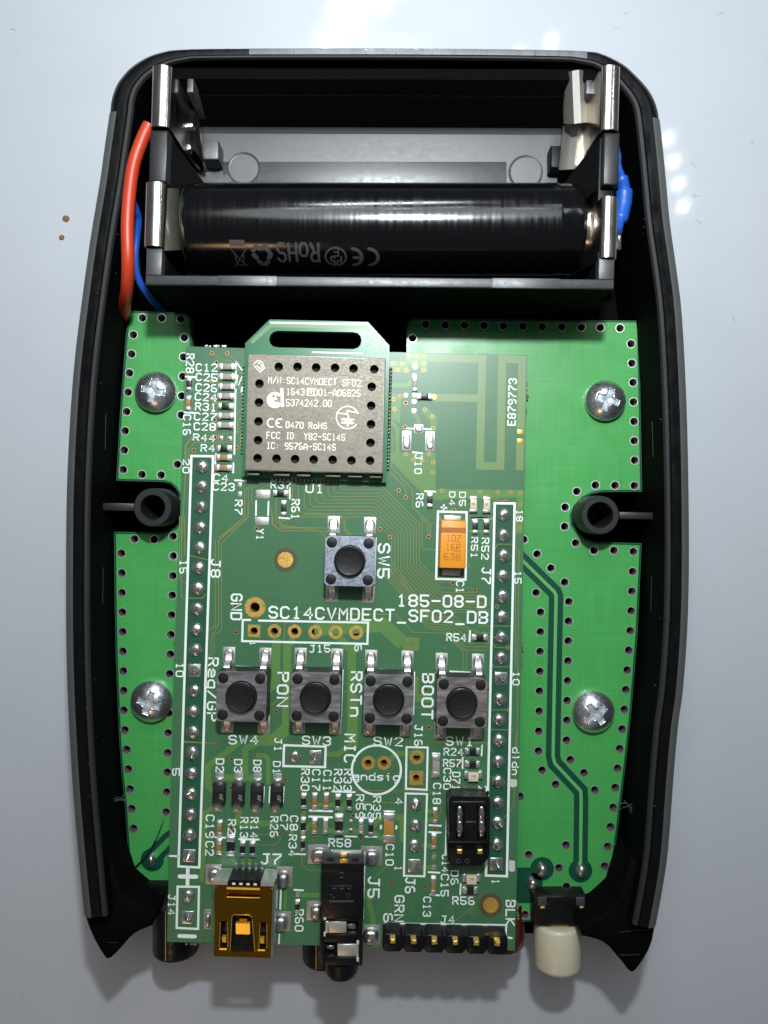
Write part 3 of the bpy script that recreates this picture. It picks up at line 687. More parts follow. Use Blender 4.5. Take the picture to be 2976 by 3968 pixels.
for q in ((735,1392,862,1410), (590,1378,690,1394)):
    a, b = pt('J', q[0], q[3], 9.6), pt('J', q[2], q[1], 9.6); obj("contact", box(a[0], b[0], a[1], b[1], 8.8, 9.7, .04), "copper", jb)
x, y = pt('P', 1965, 3640, 8); obj("indicator_led", lathe([(0, -2.6), (1.3, -2.3), (2.1, -1.4), (2.4, 0), (2.4, 4.5)][::1], 28, (x, y+.4, 7.4), 'y'), "led_red", base)
# black mounting strips that carry the upper board
for xa, ya, xb, yb in ((783,1790,724,3330), (1957,1980,1925,3365)):
    a, b = pt('P', xa, ya, ZD), pt('P', xb, yb, ZD)
    obj("socket_strip", prism([(a[0]-1.2, a[1]), (a[0]+1.2, a[1]), (b[0]+1.2, b[1]), (b[0]-1.2, b[1])], ZM, ZD-1.5, 0), "plastic_black", base)
# stray hair
Q = [(634,3175),(612,3235),(585,3290),(555,3330),(525,3360),(505,3390),(512,3430),(523,3480)]
tag(obj("hair", tube(spline([(*pt('P', x, y, ZM+.35), ZM+.35) for x, y in Q], 6), [.03]*3+[.05]*6+[.09]*9+[.12]*9+[.09]*9+[.05]*7, 8), "fibre"),
    "thin dark hair lying across the lower left corner of the bright green board", "hair")

# ================================================================== screws
def screw_vf(R, hgt, rot):
    V, Fc, Fr = [], [], []; NR, NT = 72, 224
    def hh(x, y, want=False):
        r = math.hypot(x, y)/R; z = hgt*(1 - .62*r**2.4) if r < 1 else hgt*.38
        c, s = math.cos(rot), math.sin(rot); u, v = abs(x*c+y*s), abs(-x*s+y*c)
        if u < v: u, v = v, u
        arm, hw = .53*R, .130*R + .10*R*max(0, 1-u/(.27*R))
        d = max(min((hw-v)/(.045*R), (arm-u)/(.06*R)), -1)
        d = min(1, max(0, d*.5+.5)); d = d*d*(3-2*d)
        if want: return d
        return z - d*(.13*R + .12*R*max(0, 1-u/(.5*R)))
    for k in range(NR+1):
        r = R*(k/NR)**.85
        for i in range(NT):
            a = 2*math.pi*i/NT; x, y = r*math.cos(a), r*math.sin(a); V.append((x, y, hh(x, y)))
    n = (NR+1)*NT
    for z, rr in ((hgt*.15, R*1.0), (0, R*.97)):
        V += [(rr*math.cos(2*math.pi*i/NT), rr*math.sin(2*math.pi*i/NT), z) for i in range(NT)]
    for k in range(NR+2):
        for i in range(NT):
            j = (i+1) % NT; q = (k*NT+i, (k+1)*NT+i, (k+1)*NT+j, k*NT+j)
            (Fr if k < NR and sum(hh(V[a][0], V[a][1], True) for a in q) > 2.6 else Fc).append(q)
    def pick(fs):
        ids = sorted({a for f in fs for a in f}); mp = {a: b for b, a in enumerate(ids)}
        return [V[a] for a in ids], [tuple(mp[a] for a in f) for f in fs]
    return pick(Fc), pick(Fr)
for px_, py_, dia, rot, lb in ((597,1515,158,-10,"zinc cross recess screw at the upper left of the green board"),
                              (2352,1549,157,-20,"zinc cross recess screw at the upper right of the green board"),
                              (580,2722,160,-18,"zinc cross recess screw at the lower left of the green board"),
                              (2305,2763,162,38,"zinc cross recess screw at the lower right of the green board, its cross turned diagonal")):
    zt = ZM+1.3; x, y = pt('P', px_, py_, zt); R_ = dia/2*(HC-zt)/F
    t = thing("screw", lb, "screw", (x, y, ZM), "screws fixing the base board")
    hd_, rc_ = screw_vf(R_, 2.1, math.radians(rot))
    put("screw_head", mesh("screw_head", hd_, "steel", (0, 0, 0), 80), t, (x, y, ZM+.02)); put("cross_recess", mesh("cross_recess", rc_, "recess_lit", (0, 0, 0), 80), t, (x, y, ZM+.02))
    put("screw_shank", mesh("screw_shank", lathe([(1.3, -5), (1.3, .1)], 16), "steel"), t, (x, y, ZM))
# ================================================================== upper board
brd = thing("printed_circuit_board", "darker green board with white lettering, push switches and a square metal can", "circuit board", (0, -8, ZD))
BO = pts('P', [(720,1342),(1000,1351),(1500,1364),(2044,1376),(2036,1700),(2022,2500),(2008,3200),(1995,3684),(1700,3676),(1242,3664),(806,3653),(647,3650),(659,3171),(675,2556),(697,2036)], ZD)
VIA = {'A': [(316,310),(425,312),(348,377),(316,508),(302,618),(333,660),(320,706),(335,787),(333,842),(340,912),(492,985),(185,1005),(322,1060),(340,1150),(512,1385),(830,1493),(632,1562),(1608,383),(1640,430),(1613,640),(1620,710),(1648,1290),(1517,1567),(1587,1623)],
 'B': [(250,327),(303,330),(357,332),(293,380),(357,382),(135,383),(200,385),(165,432),(230,432),(355,430),(187,618),(138,640),(225,665),(145,712),(360,713),(415,763),(220,838),(420,845),(228,1032),(392,1030),(280,1073),(342,1075),(420,1090),(418,1160),(175,1290),(225,1340),(482,1293),(757,1303),(882,1305),(975,1305),(1045,1310),(938,1370),(1043,1390),(1040,1475),(1040,1558),(570,1430),(460,1493),(457,1555),(457,1628),(388,1620)],
 'C': [(508,675),(517,880),(1187,1027),(822,1480),(1408,1387),(1405,1465),(367,1723),(868,1730)],
 'D': [(337,100),(412,158),(998,373),(888,505),(1057,563),(1095,603),(1098,668),(1178,655),(1222,685),(777,757),(552,935),(605,937),(552,995),(603,995),(1303,993),(617,1237),(685,1237),(615,1315),(685,1315),(1157,1313),(1310,1465),(708,1600)],
 'E': [(678,277),(862,252),(1088,433),(670,493),(540,855),(677,798),(992,845),(1045,845),(1130,790),(1128,855),(1285,668),(1303,875),(1225,377),(1210,478),(1313,490),(1400,512)],
 'F': [(232,705),(265,630),(220,880),(288,880),(852,410),(1035,330),(985,455),(1143,475),(848,812),(780,1243),(523,1210),(362,1305),(360,1352)]}
vias = [pt(f, x, y, ZD) for f, q in VIA.items() for x, y in q]
RINGS = [('C',807,870,27,14),('C',960,873,27,14),('C',1115,876,27,14),('C',1270,878,27,14),('C',1425,880,27,14),('C',660,690,40,19),('F',345,305,27,13),('F',465,305,27,13),('F',712,262,28,14)]
SQ = [('C',653,868,24,14),('F',708,418,27,13)]
k = (HC-ZD)/F
rp = [(*pt(f, x, y, ZD), a*k, b*k) for f, x, y, a, b in RINGS]; sp = [(*pt(f, x, y, ZD), a*k, b*k) for f, x, y, a, b in SQ]
obj("board_substrate", plate(BO, [circ(x, y, .15, 10) for x, y in vias] + [circ(x, y, b+.03, 18) for x, y, a, b in rp+sp], ZD-1.5, ZD), "board_mask", brd, 30)
vm = mesh("via", join(ring(0, 0, .155, .255, -.05, .024, 16), ring(0, 0, .135, .15, -1.5, .0, 12)), "copper")
for x, y in vias: put("via", vm, brd, (x, y, ZD))
for x, y, a, b in rp: put("gold_ring", mesh("gold_ring", ring(0, 0, b, a, -1.45, .03, 36), "gold"), brd, (x, y, ZD))
for x, y, a, b in sp:
    put("gold_square", mesh("gold_square", join(plate(rect(0, 0, 2*a, 2*a, -.02), [circ(0, 0, b, 20)], -.02, .03), ring(0, 0, b, b+.03, -1.45, .0, 20)), "gold"), brd, (x, y, ZD))
for fr, x, y in (('C', 890, 330), ('F', 1272, 1380)):
    cx, cy = pt(fr, x, y, ZD); obj("dot_halo", prism(circ(cx, cy, 46*k, 36), ZD-.01, ZD+.012), "dot_halo", brd, 0)
    obj("gold_dot", prism(circ(cx, cy, 30*k, 36), ZD-.01, ZD+.022), "gold", brd, 0)
Z1, Z2, Z3, Z4 = ZD+.010, ZD+.016, ZD+.036, ZD+.028
def dl(name, fr, path, wpx, z, m, closed=False): return obj(name, ribbon(pts(fr, path, ZD), wpx*k, z, closed, False), m, brd, 0)
def dp(name, fr, poly, z, m):
    P = pts(fr, poly, ZD)
    if area2(P) < 0: P.reverse()
    return obj(name, ([(x, y, z) for x, y in P], [tuple(range(len(P)))]), m, brd, 0)
# bare strips round the pin rows
dp("header_strip", 'P', [(746,1771),(823,1771),(771,3354),(697,3352)], ZD+.006, "board_strip")
dp("header_strip", 'P', [(1922,1954),(1991,1954),(1962,3388),(1889,3386)], ZD+.006, "board_strip")
dp("bare_area", 'B', [(445,450),(380,450),(380,380),(740,385),(738,600),(440,600)], ZD+.005, "board_mask")
# antenna, pours and wide tracks
dl("antenna_trace", 'B', [(372,346),(772,352),(755,1115),(901,1116),(915,352),(1058,357),(1044,890)], 30, Z1, "board_antenna")
dl("antenna_trace", 'B', [(1043,922),(1039,1146)], 29, Z1, "board_antenna")
dl("antenna_trace", 'B', [(430,628),(745,633)], 29, Z1+.002, "board_antenna")
dp("copper_pour", 'B', [(228,312),(376,314),(376,372),(374,452),(330,452),(328,415),(262,412),(226,372)], Z1+.003, "board_pour")
dp("copper_pour", 'B', [(112,368),(222,370),(248,410),(248,450),(112,448)], Z1, "board_pour")
dl("copper_pour", 'B', [(112,540),(235,542),(272,510)], 18, Z1, "board_pour")
dl("copper_pour", 'B', [(355,712),(424,780),(420,870)], 27, Z1, "board_pour")
dp("copper_pour", 'B', [(440,1280),(1066,1288),(1062,1600),(1012,1598),(1015,1420),(1015,1340),(490,1352),(490,1362),(380,1350),(350,1320),(120,1085),(120,1020),(440,1020)], Z1, "board_pour")
dp("copper_pour", 'B', [(120,780),(185,812),(190,600),(120,600)], Z1, "board_pour")
dl("copper_pour", 'B', [(285,735),(318,790),(318,830)], 15, Z1+.002, "board_pour")
dl("wide_track", 'B', [(120,800),(165,850),(165,1080),(350,1270),(350,1310),(370,1320)], 16, Z1+.003, "board_pour")
for fr, w_, P in (('C', 32, [(822,925),(818,1250),(770,1300),(700,1300)]), ('C', 26, [(950,930),(908,990),(895,1580),(800,1668),(640,1672)]), ('C', 32, [(1300,925),(1392,1015),(1392,1222),(1478,1226)]),
                  ('C', 36, [(1405,1345),(1398,1757)]), ('D', 30, [(120,1255),(118,1757)]), ('D', 56, [(-160,852),(358,822),(512,962)]), ('D', 30, [(600,1215),(600,1375),(730,1378)]),
                  ('E', 24, [(735,150),(500,330),(500,480),(545,520)]), ('E', 24, [(1085,0),(1085,80),(1010,150),(880,152),(780,200),(780,410)]), ('E', 18, [(862,250),(930,250),(955,280),(955,470)]),
                  ('E', 24, [(600,415),(900,418)]), ('E', 18, [(540,640),(470,690),(465,1000),(450,1200)]), ('E', 20, [(1390,240),(1480,240),(1560,180)]), ('E', 18, [(1130,770),(1130,870)]),
                  ('E', 22, [(740,650),(720,760),(1010,765)]), ('F', 20, [(770,230),(560,232),(500,290)]), ('F', 16, [(770,670),(840,670)]), ('F', 16, [(770,735),(840,735)]), ('F', 16, [(750,930),(835,930)]),
                  ('F', 16, [(845,820),(845,1020)]), ('F', 16, [(750,1095),(830,1095)]), ('F', 18, [(180,600),(120,690)]), ('F', 20, [(0,815),(300,825)]), ('F', 24, [(370,790),(440,720),(600,715),(610,900)]),
                  ('F', 20, [(345,1260),(355,1370),(380,1480),(395,1690)]), ('F', 18, [(380,825),(450,880)]), ('E', 18, [(1200,1302),(1360,1305)]), ('Y', 16, [(210,850),(210,1200)]), ('Y', 16, [(330,1060),(325,1170)]),
                  ('Y', 18, [(230,1090),(330,1000)]), ('Y', 16, [(340,825),(560,828)]), ('V', 14, [(600,290),(690,400)]), ('V', 15, [(795,290),(795,400)]), ('V', 15, [(930,290),(895,400)]), ('V', 12, [(1480,790),(1470,1150)])):
    dl("wide_track", fr, P, w_, Z1 + random.uniform(0, .004), "board_pour")
dp("copper_pour", 'D', [(505,914),(637,916),(634,1018),(505,1015)], Z1+.005, "board_pour")
# thin signal traces (too fine and too many to pick apart: one part)
TL = []
for i in range(10):
    xs = 1133 + 23*i; yh = 2003 - 13.2*i; xv = 1518 + 11.9*i; yt = 2085 - 6.3*i; yb = 2220 - 4.8*i; d = yt - yh
    ye = [2372,2362,2352,2342,2331,2318,2306,2295,2279,2258][i]; xe = [1905,1900,1890,1868,1862,1880,1845,1842,1830,1748][i]
    TL.append(('P', [(xs,1868),(xs,yh-12),(xs+12,yh),(xv-d,yh),(xv,yt),(xv,yb),(xv+ye-yb,ye),(xe,ye)]))
for i in range(6):
    o = 13*i; TL.append(('D', [(315+22*i,395-10*i),(640+20*i,740+8*i),(690+14*i,850-18*i),(820+10*i,862-18*i),(960+24*i,1012-26*i),(1150+6*i,1014-26*i)]))
TL += [('D', [(0,742),(460,745),(582,878),(825,885),(965,1030),(965,1170)]), ('D', [(985,1170),(990,1020),(870,900)]), ('D', [(1030,945),(1175,948),(1210,992),(1303,995)]), ('D', [(1080,830),(1330,832)]),
       ('D', [(777,757),(910,760),(1025,880)]), ('D', [(995,262),(1195,270),(1225,212),(1340,212),(1388,270),(1385,480),(1375,1600),(1370,1757)]), ('D', [(1330,300),(1360,340),(1362,1150)]),
       ('D', [(655,0),(655,245),(760,258)]), ('D', [(640,0),(690,60),(703,150)]), ('D', [(590,1448),(745,1450)]), ('D', [(1145,1465),(1310,1465)]), ('D', [(545,1690),(575,1710),(1130,1710),(1180,1757)]), ('D', [(720,1600),(760,1602),(1360,1618)]),
       ('D', [(1000,115),(1165,118)]), ('D', [(1130,915),(1215,915)]), ('D', [(1145,1268),(1165,1270)]), ('D', [(1170,1100),(1200,1140),(1310,1140),(1330,1120)]),
       ('C', [(600,10),(385,185),(385,820),(300,870)]), ('C', [(615,0),(408,205),(408,860),(350,900),(350,1040),(300,1065)]), ('C', [(360,180),(360,830),(290,880)]), ('C', [(385,830),(330,910),(330,1030),(290,1060)]),
       ('C', [(90,0),(90,480),(165,530)]), ('C', [(105,0),(105,620),(260,620),(290,590)]), ('C', [(128,0),(128,290),(300,330)]), ('C', [(840,0),(860,82),(1210,92)]), ('C', [(795,0),(795,50),(845,108),(1145,112),(1195,160)]),
       ('C', [(1310,0),(1345,100),(1385,140)]), ('C', [(880,930),(870,1560)]), ('C', [(775,1440),(830,1390)]), ('C', [(1330,1340),(1360,1320),(1420,1318)]), ('C', [(105,1700),(367,1720)]), ('C', [(1000,725),(920,790),(885,820),(880,930)]), ('C', [(1000,728),(1659,742)]),
       ('A', [(130,1090),(130,970),(180,915),(540,870)]), ('A', [(150,1090),(150,1000),(190,950),(470,945)]), ('A', [(100,1659),(125,1200),(125,970),(170,910)]), ('A', [(316,310),(400,362),(440,362),(540,470)]), ('A', [(425,312),(535,410)]),
       ('A', [(316,508),(380,520),(520,480)]), ('A', [(333,660),(420,655),(460,640)]), ('A', [(540,690),(510,730),(480,760)]), ('A', [(540,760),(500,790),(500,870),(470,880)]), ('A', [(535,840),(520,870),(520,990)]),
       ('A', [(650,1250),(600,1280),(600,1380),(650,1410)]), ('A', [(610,1255),(575,1290),(575,1460),(365,1630)]), ('A', [(590,1255),(550,1290),(550,1480),(400,1610),(360,1659)]), ('A', [(720,1410),(745,1440),(745,1530),(775,1560),(1145,1560)]),
       ('A', [(775,1330),(775,1510),(800,1535),(1140,1590)]), ('A', [(860,1245),(860,1290),(960,1460),(1240,1470),(1265,1500),(1265,1580),(1330,1640)]), ('A', [(720,1250),(655,1280),(650,1300)]), ('A', [(832,1250),(832,1290)]),
       ('B', [(100,1150),(225,1270),(225,1335)]), ('B', [(100,1090),(130,1130),(275,1290),(275,1410),(400,1530),(400,1620)]), ('B', [(110,870),(130,900),(130,1060),(350,1270)]), ('B', [(660,1580),(850,1582)]), ('B', [(820,1345),(938,1368)]),
       ('E', [(310,148),(560,158)]), ('E', [(855,925),(1010,925),(1045,890),(1045,850)]), ('E', [(855,845),(990,845)]), ('E', [(1210,1000),(1210,1070),(1255,1115),(1350,1115)]), ('E', [(1240,570),(1300,650)]),
       ('F', [(230,410),(650,415)]), ('F', [(200,510),(800,520),(830,540)]), ('F', [(300,600),(600,608)]), ('F', [(870,720),(890,690),(895,600)]), ('F', [(640,120),(660,150),(1230,155),(1290,230)]), ('F', [(1230,380),(1290,420)]),
       ('F', [(1060,262),(1150,264),(1165,285)]), ('F', [(1370,720),(1445,640),(1465,60)]), ('F', [(1150,1290),(1140,1390),(1010,1490)]), ('F', [(500,1075),(385,1180)]), ('F', [(1035,335),(1040,370)]), ('F', [(1000,440),(1060,470),(1090,510)])]
obj("signal_traces", join(*[ribbon(pts(f, P, ZD), 3.1*k, Z2 + .0006*(i % 9), False, False) for i, (f, P) in enumerate(TL)]), "board_trace", brd, 0)["kind"] = "stuff"

# ------------------------------------------------------------------ white print
def text(fr, s, a, b, h, wd=None, z=Z3, m="silk", parent=None):
    hh = mm(fr, h, ZD); P = strokes(s, pt(fr, *a, ZD), pt(fr, *b, ZD), hh*.86)
    return obj("printed_lettering", ribbons(P, (wd*k if wd else hh*.155), z), m, parent or brd, 0)
def tv(fr, s, x, y0, y1, h, m="silk"): return text(fr, s, (x + (y1-y0)*.012, y0), (x - (y1-y0)*.012, y1), h, None, Z3, m)
for a in (('A','C12',(205,413),(352,415),58),('A','C25',(205,480),(352,487),58),('A','C26',(203,553),(350,563),58),('A','C24',(198,620),(348,630),58),('A','R31',(200,690),(345,700),58),
          ('A','C27',(192,762),(345,768),58),('A','C28',(190,833),(340,838),58),('A','R44',(185,910),(335,920),52),('A','R4',(240,987),(333,990),54),('A','C4',(330,1198),(428,1206),58),
          ('A','C23',(325,1262),(475,1268),58),('A','R37',(738,1250),(880,1254),56),('A','U1',(990,1276),(1110,1280),66),
          ('P','SC14CVMDECT_SF02_DB',(1044,2372),(1888,2393),49),('D','185-08-D',(472,637),(1135,648),94),('C','J15',(1075,1004),(1225,1000),60),
          ('C','SW4',(465,1690),(680,1692),72),('C','SW3',(1020,1694),(1230,1702),72),('D','SW2',(292,1700),(505,1706),72),('D','SW1',(838,1700),(1040,1704),72),
          ('D','R54',(843,914),(985,920),62),('E','J7',(905,1030),(1050,1032),84),('Y','R58',(485,1228),(715,1235),92),('F','R24',(920,220),(1060,222),60),('F','R57',(915,304),(1045,308),60),
          ('F','R56',(985,1345),(1145,1347),64),('F','J4',(895,1488),(995,1490),60),('F','gndsig',(232,405),(578,412),60)):
    text(*a)
for a in (('A','R28',160,318,450,60),('A','C16',138,752,893,58),('A','20',132,1070,1165,50),('A','R7',506,1362,1460,56),('A','R61',912,1358,1495,60),('A','Y1',660,1568,1642,54),
          ('D','SW5',365,212,464,94),('C','J8',363,328,460,74),('C','15',120,335,430,62),('C','10',92,1112,1212,62),('C','GND',520,592,780,88),('C','1',642,950,975,40),('C','6',1440,975,1020,56),
          ('C','Reg/GP',340,1075,1545,82),('C','PON',870,1185,1436,90),('C','RSTn',1425,1180,1510,90),('D','BOOT',697,1196,1530,92),('F','MIC',207,90,298,88),('E','J1',1030,118,216,58),('F','J16',725,20,172,64),
          ('D','J7',1140,392,508,72),('D','R51',1050,162,315,52),('D','R52',1132,168,325,58),('D','C1',942,492,578,62),('B','R6',324,1316,1410,54),('B','D4',557,1302,1395,44),('B','D5',630,1304,1400,48),
          ('B','J10',315,1035,1170,54),('B','18',1038,1432,1510,48),('D','15',1380,418,508,54),('D','10',1366,1178,1275,54),
          ('E','D2',590,275,370,64),('E','D3',728,280,372,62),('E','D8',873,285,370,62),('E','D1',1020,295,385,58),('E','C19',515,700,868,66),('E','C2',512,900,1002,66),('E','R2',680,735,838,62),('E','R13',773,718,868,62),('E','R14',850,718,868,62),
          ('E','R26',1000,712,862,62),('E','C7',1075,700,808,60),('E','C8',1150,706,812,62),('E','R34',1140,850,1006,62),('E','5',258,348,398,58),('E','J14',225,1302,1450,56),('E','R60',1190,1415,1575,66),
          ('E','R30',1235,352,512,66),('E','C17',1318,356,510,64),('E','C11',1402,362,515,64),('E','R32',1482,354,516,64),('E','R33',1557,354,516,64),
          ('F','R59',282,546,722,62),('F','C9',345,618,722,58),('F','R35',410,560,726,62),('F','4',578,572,614,60),('F','C10',508,922,1076,64),('F','J5',387,1170,1320,92),('F','1',574,1088,1114,58),('F','J6',662,1176,1286,78),
          ('F','GRN',580,1310,1502,76),('F','6',495,1446,1506,72),('F','C13',790,1320,1464,62),('F','C18',865,460,612,62),('F','C30',943,346,502,60),('F','D71',1010,376,505,62),('F','2',1210,480,518,66),
          ('F','C14',930,1000,1126,58),('F','C15',924,1148,1310,62),('F','D6',998,1120,1222,60),('F','BLK',1420,1346,1530,74),('F','1',1310,1190,1214,62),('F','dldn',1459,190,392,54)):
    tv(*a)
text('B', 'E879773', (980,825), (990,495), 60)
def line(fr, P, wpx=8.5, m="silk", closed=False, z=Z4): return obj("printed_line", ribbon(pts(fr, P, ZD), wpx*k, z, closed, True), m, brd, 0)
line('P', [(742,1767),(692,3357),(772,3361),(826,1768)], 9, "silk", True)
line('P', [(1917,1950),(1883,3392),(1964,3395),(1994,1951)], 9, "silk", True)
line('C', [(625,785),(568,785),(563,945),(1510,966),(1516,805),(690,790)], 8)
line('E', [(270,1240),(432,1242),(425,1560),(263,1552)], 8.5, "silk", True)
line('E', [(1075,170),(1390,182),(1385,336),(1070,328)], 8.5, "silk", True)
line('F', [(635,185),(795,188),(788,508),(630,500)], 7.5, "silk", True)
line('F', [(628,535),(790,540),(770,1162),(615,1158)], 7.5, "silk", True)
cx, cy = pt('F', 407, 358, ZD); obj("printed_line", ribbon(circ(cx, cy, 95*k, 48), 8.5*k, Z4, True), "silk", brd, 0)
line('P', [(1697,1982),(1690,2243),(1804,2246),(1808,1985)], 8.5, "silk", True)
line('P', [(915,1406),(908,1760)], 6)
line('F', [(930,1000),(948,521),(1252,524),(1225,690)], 8)
line('F', [(470,1518),(1390,1530),(1385,1640)], 7)
for fr, P, w_ in (('A',[(632,1365),(630,1470)],6),('A',[(720,1370),(717,1470)],6),('A',[(130,478),(195,482)],7),('A',[(120,733),(195,738)],7),('A',[(345,1030),(340,1100)],6),('A',[(470,1095),(468,1165)],6),('A',[(480,1218),(560,1222)],7),('A',[(872,1270),(872,1350)],6),('A',[(795,1485),(870,1492)],6),
    ('A',[(395,940),(475,948)],0),('A',[(488,372),(530,432)],5),('A',[(500,470),(485,560)],5),('A',[(530,480),(505,540)],4),
    ('C',[(516,1138),(666,1145)],8),('C',[(1066,1148),(1215,1154)],8),('D',[(335,1162),(486,1170)],8),('D',[(868,1175),(1018,1184)],8),('C',[(775,1155),(765,1530)],5),('C',[(1325,1165),(1312,1520)],5),('D',[(45,1165),(40,1540)],5),('D',[(598,1180),(590,1500)],5),('D',[(763,1185),(755,1520)],5),('C',[(1575,165),(1562,510)],5),
    ('D',[(1018,868),(1013,948)],7),('D',[(1018,8),(1185,14)],6),('B',[(685,1482),(840,1490)],7),('B',[(362,1296),(437,1300)],6),('B',[(340,850),(410,855)],6),('B',[(235,848),(290,850)],6),
    ('B',[(275,1018),(342,1026)],7),('E',[(735,880),(885,884)],8),('E',[(555,866),(630,870)],7),('E',[(1270,664),(1438,670)],8),('E',[(1265,710),(1438,716)],8),('E',[(1440,520),(1610,526)],7),('E',[(210,1008),(272,1010)],7),
    ('E',[(1168,993),(1235,995)],7),('E',[(620,1105),(682,1107)],7),('E',[(940,1112),(1000,1115)],7),('E',[(1152,1264),(1220,1268)],7),('E',[(630,478),(625,600)],5),('E',[(776,478),(770,600)],5),('E',[(926,485),(918,605)],5),('E',[(968,485),(962,605)],5),('E',[(1075,485),(1068,605)],5),
    ('E',[(1052,1260),(1046,1410)],7),('E',[(1022,1268),(1018,1400)],4),('E',[(1040,1600),(1036,1670)],6),('F',[(807,775),(895,780)],7),('F',[(805,827),(893,832)],7),('F',[(800,1130),(885,1135)],7),('F',[(815,1300),(882,1306)],7),('F',[(1207,170),(1202,250)],6),('F',[(1060,262),(1058,345)],6),
    ('F',[(1045,1218),(1040,1300)],6),('F',[(325,862),(408,864)],6),('F',[(170,860),(258,862)],6),('F',[(250,715),(332,722)],6),('F',[(68,966),(270,970)],7),('F',[(318,1080),(305,1480)],6),('F',[(1405,1625),(1430,1630)],8),('F',[(443,780),(440,800)],8),('F',[(558,782),(556,802)],8),
    ('D',[(465,808),(520,815)],0),('B',[(478,1412),(518,1416)],6),('B',[(498,1393),(495,1433)],6),('E',[(1600,410),(1640,412)],5),('E',[(1225,500),(1225,500.5)],0)):
    if w_: line(fr, P, w_)
line('E', [(285,1163),(412,1165)], 16, "silk"); line('E', [(347,1105),(345,1230)], 14, "silk", z=Z4+.004); line('E', [(282,1613),(402,1617)], 15, "silk")
dp("printed_block", 'F', [(1412,425),(1470,430),(1470,480),(1440,490),(1412,480)], Z3+.006, "silk_worn"); dp("printed_block", 'F', [(1412,1040),(1455,1045),(1455,1120),(1430,1130),(1408,1115)], Z3+.006, "silk_worn")

# ------------------------------------------------------------------ soldered pins
def pin(fr, x, y, sq=False, m="solder"):
    cx, cy = pt(fr, x, y, ZD); r = 26*k; out = math.hypot(cx, cy) + 1e-6
    lean = (cx*.004 + random.uniform(-.05, .05), cy*.004 + random.uniform(-.05, .05))
    if sq:
        b = put("solder_joint", mesh("solder_joint", prism(rect(0, 0, 1.62, 1.62, -.02, .12, 2), -.02, .12, .06), m), brd, (cx, cy, ZD), random.uniform(-.03, .03))
        put("pin_tip", mesh("pin_tip", dome(.62, .6, .85, 14, lean, 1), m, smooth=70), b, (cx, cy, ZD+.1), random.uniform(0, 6))
    else:
        b = put("solder_joint", mesh("solder_joint", dome(r*random.uniform(.96, 1.03), r*random.uniform(.96, 1.03), random.uniform(.38, .52), 22, lean), m, smooth=70), brd, (cx, cy, ZD), random.uniform(0, 6))
        put("pin_tip", mesh("pin_tip", dome(random.uniform(.34,.46), random.uniform(.30,.40), random.uniform(.5, .8), 7, (lean[0]*2, lean[1]*2), 1), m, smooth=30), b, (cx+lean[0], cy+lean[1], ZD+.34), random.uniform(0, 6))
for i in range(20):
    n = 20 - i
    y = 1808 + (2200-1808)*i/5 if i <= 5 else (2200 + (2597-2200)*(i-5)/5 if i <= 10 else 2597 + (3315-2597)*(i-10)/9)
    x = 783 + (770-783)*i/5 if i <= 5 else (770 + (754-770)*(i-5)/5 if i <= 10 else 754 + (733-754)*(i-10)/9)
    pin('P', x, y, n in (10, 1))
for i, y in enumerate([1995,2074,2153,2232,2310,2389,2469,2548,2629,2709,2789,2869,2950,3028,3110,3188,3270,3348]):
    pin('P', 1954.5 - 30*(i/17) - .8*(i > 8), y, i in (8, 17))
pin('E', 350, 1312); pin('E', 347, 1472, True); pin('E', 1156, 258); pin('E', 1312, 258, True)
pin('F', 703, 614); pin('F', 700, 775); pin('F', 697, 930); pin('F', 694, 1082, True)

# ------------------------------------------------------------------ bare pads
def pad(fr, x, y, w_, h_, parent=None, m="pad", z=.035, a=-.018):
    cx, cy = pt(fr, x, y, ZD); return put("solder_pad", mesh("solder_pad", prism(rect(0, 0, mm(fr, w_, ZD), mm(fr, h_, ZD), a), -.01, z, .012), m), parent or brd, (cx, cy, ZD))
def blob(fr, x, y, w_, h_, hgt=.5, m="solder"):
    cx, cy = pt(fr, x, y, ZD); W_, H_ = mm(fr, w_, ZD)/2, mm(fr, h_, ZD)/2; V, Fc = [], []; n = 24
    for kk in range(7):
        t = kk/6; r = math.cos(t*math.pi/2)**.5
        for i in range(n):
            a = 2*math.pi*i/n; c, s_ = math.cos(a), math.sin(a); q = (abs(c)**3+abs(s_)**3)**(-1/3)
            V.append((W_*r*q*c, H_*r*q*s_, hgt*math.sin(t*math.pi/2)))
    for kk in range(6):
        for i in range(n): j = (i+1) % n; Fc.append((kk*n+i, kk*n+j, (kk+1)*n+j, (kk+1)*n+i))
    Fc.append(tuple(range(6*n, 7*n)))
    return put("solder_fillet", mesh("solder_fillet", (V, Fc), m, smooth=70), brd, (cx, cy, ZD))
for a in (('A',680,1318,102,62),('A',672,1510,100,58),('A',378,918,34,32),('A',442,922,34,32),('A',515,1252,28,34),('A',515,1318,28,36),('A',525,560,28,18),('A',525,595,28,18),
          ('B',292,412,34,38),('B',288,475,32,34),('B',288,613,34,36),('B',285,660,34,34),('B',285,725,34,36),('B',227,614,32,36),('B',318,852,66,66),('B',232,936,66,142),('B',398,940,66,142),
          ('Y',718,1008,44,52),('Y',718,1102,50,52),('F',843,1022,30,38),('F',843,1095,32,38),('E',1180,1298,32,34)): pad(*a)
for a in (('A',525,578,26,60),('B',318,852,54,56),('B',232,936,54,126),('B',398,940,54,126),('Y',718,1008,36,44),('Y',718,1102,42,44),('A',378,918,28,26),('A',442,922,28,26)): blob(*a, .10)
for fr, x, y, w_, h_ in (('B',1043,875,36,32),('B',1043,938,36,32)): pad(fr, x, y, w_, h_, None, "gold_bright")
cx, cy = pt('B', 427, 622, ZD); obj("gold_dot", prism(circ(cx, cy, 10*k, 20), ZD, ZD+.03), "gold_bright", brd, 0)

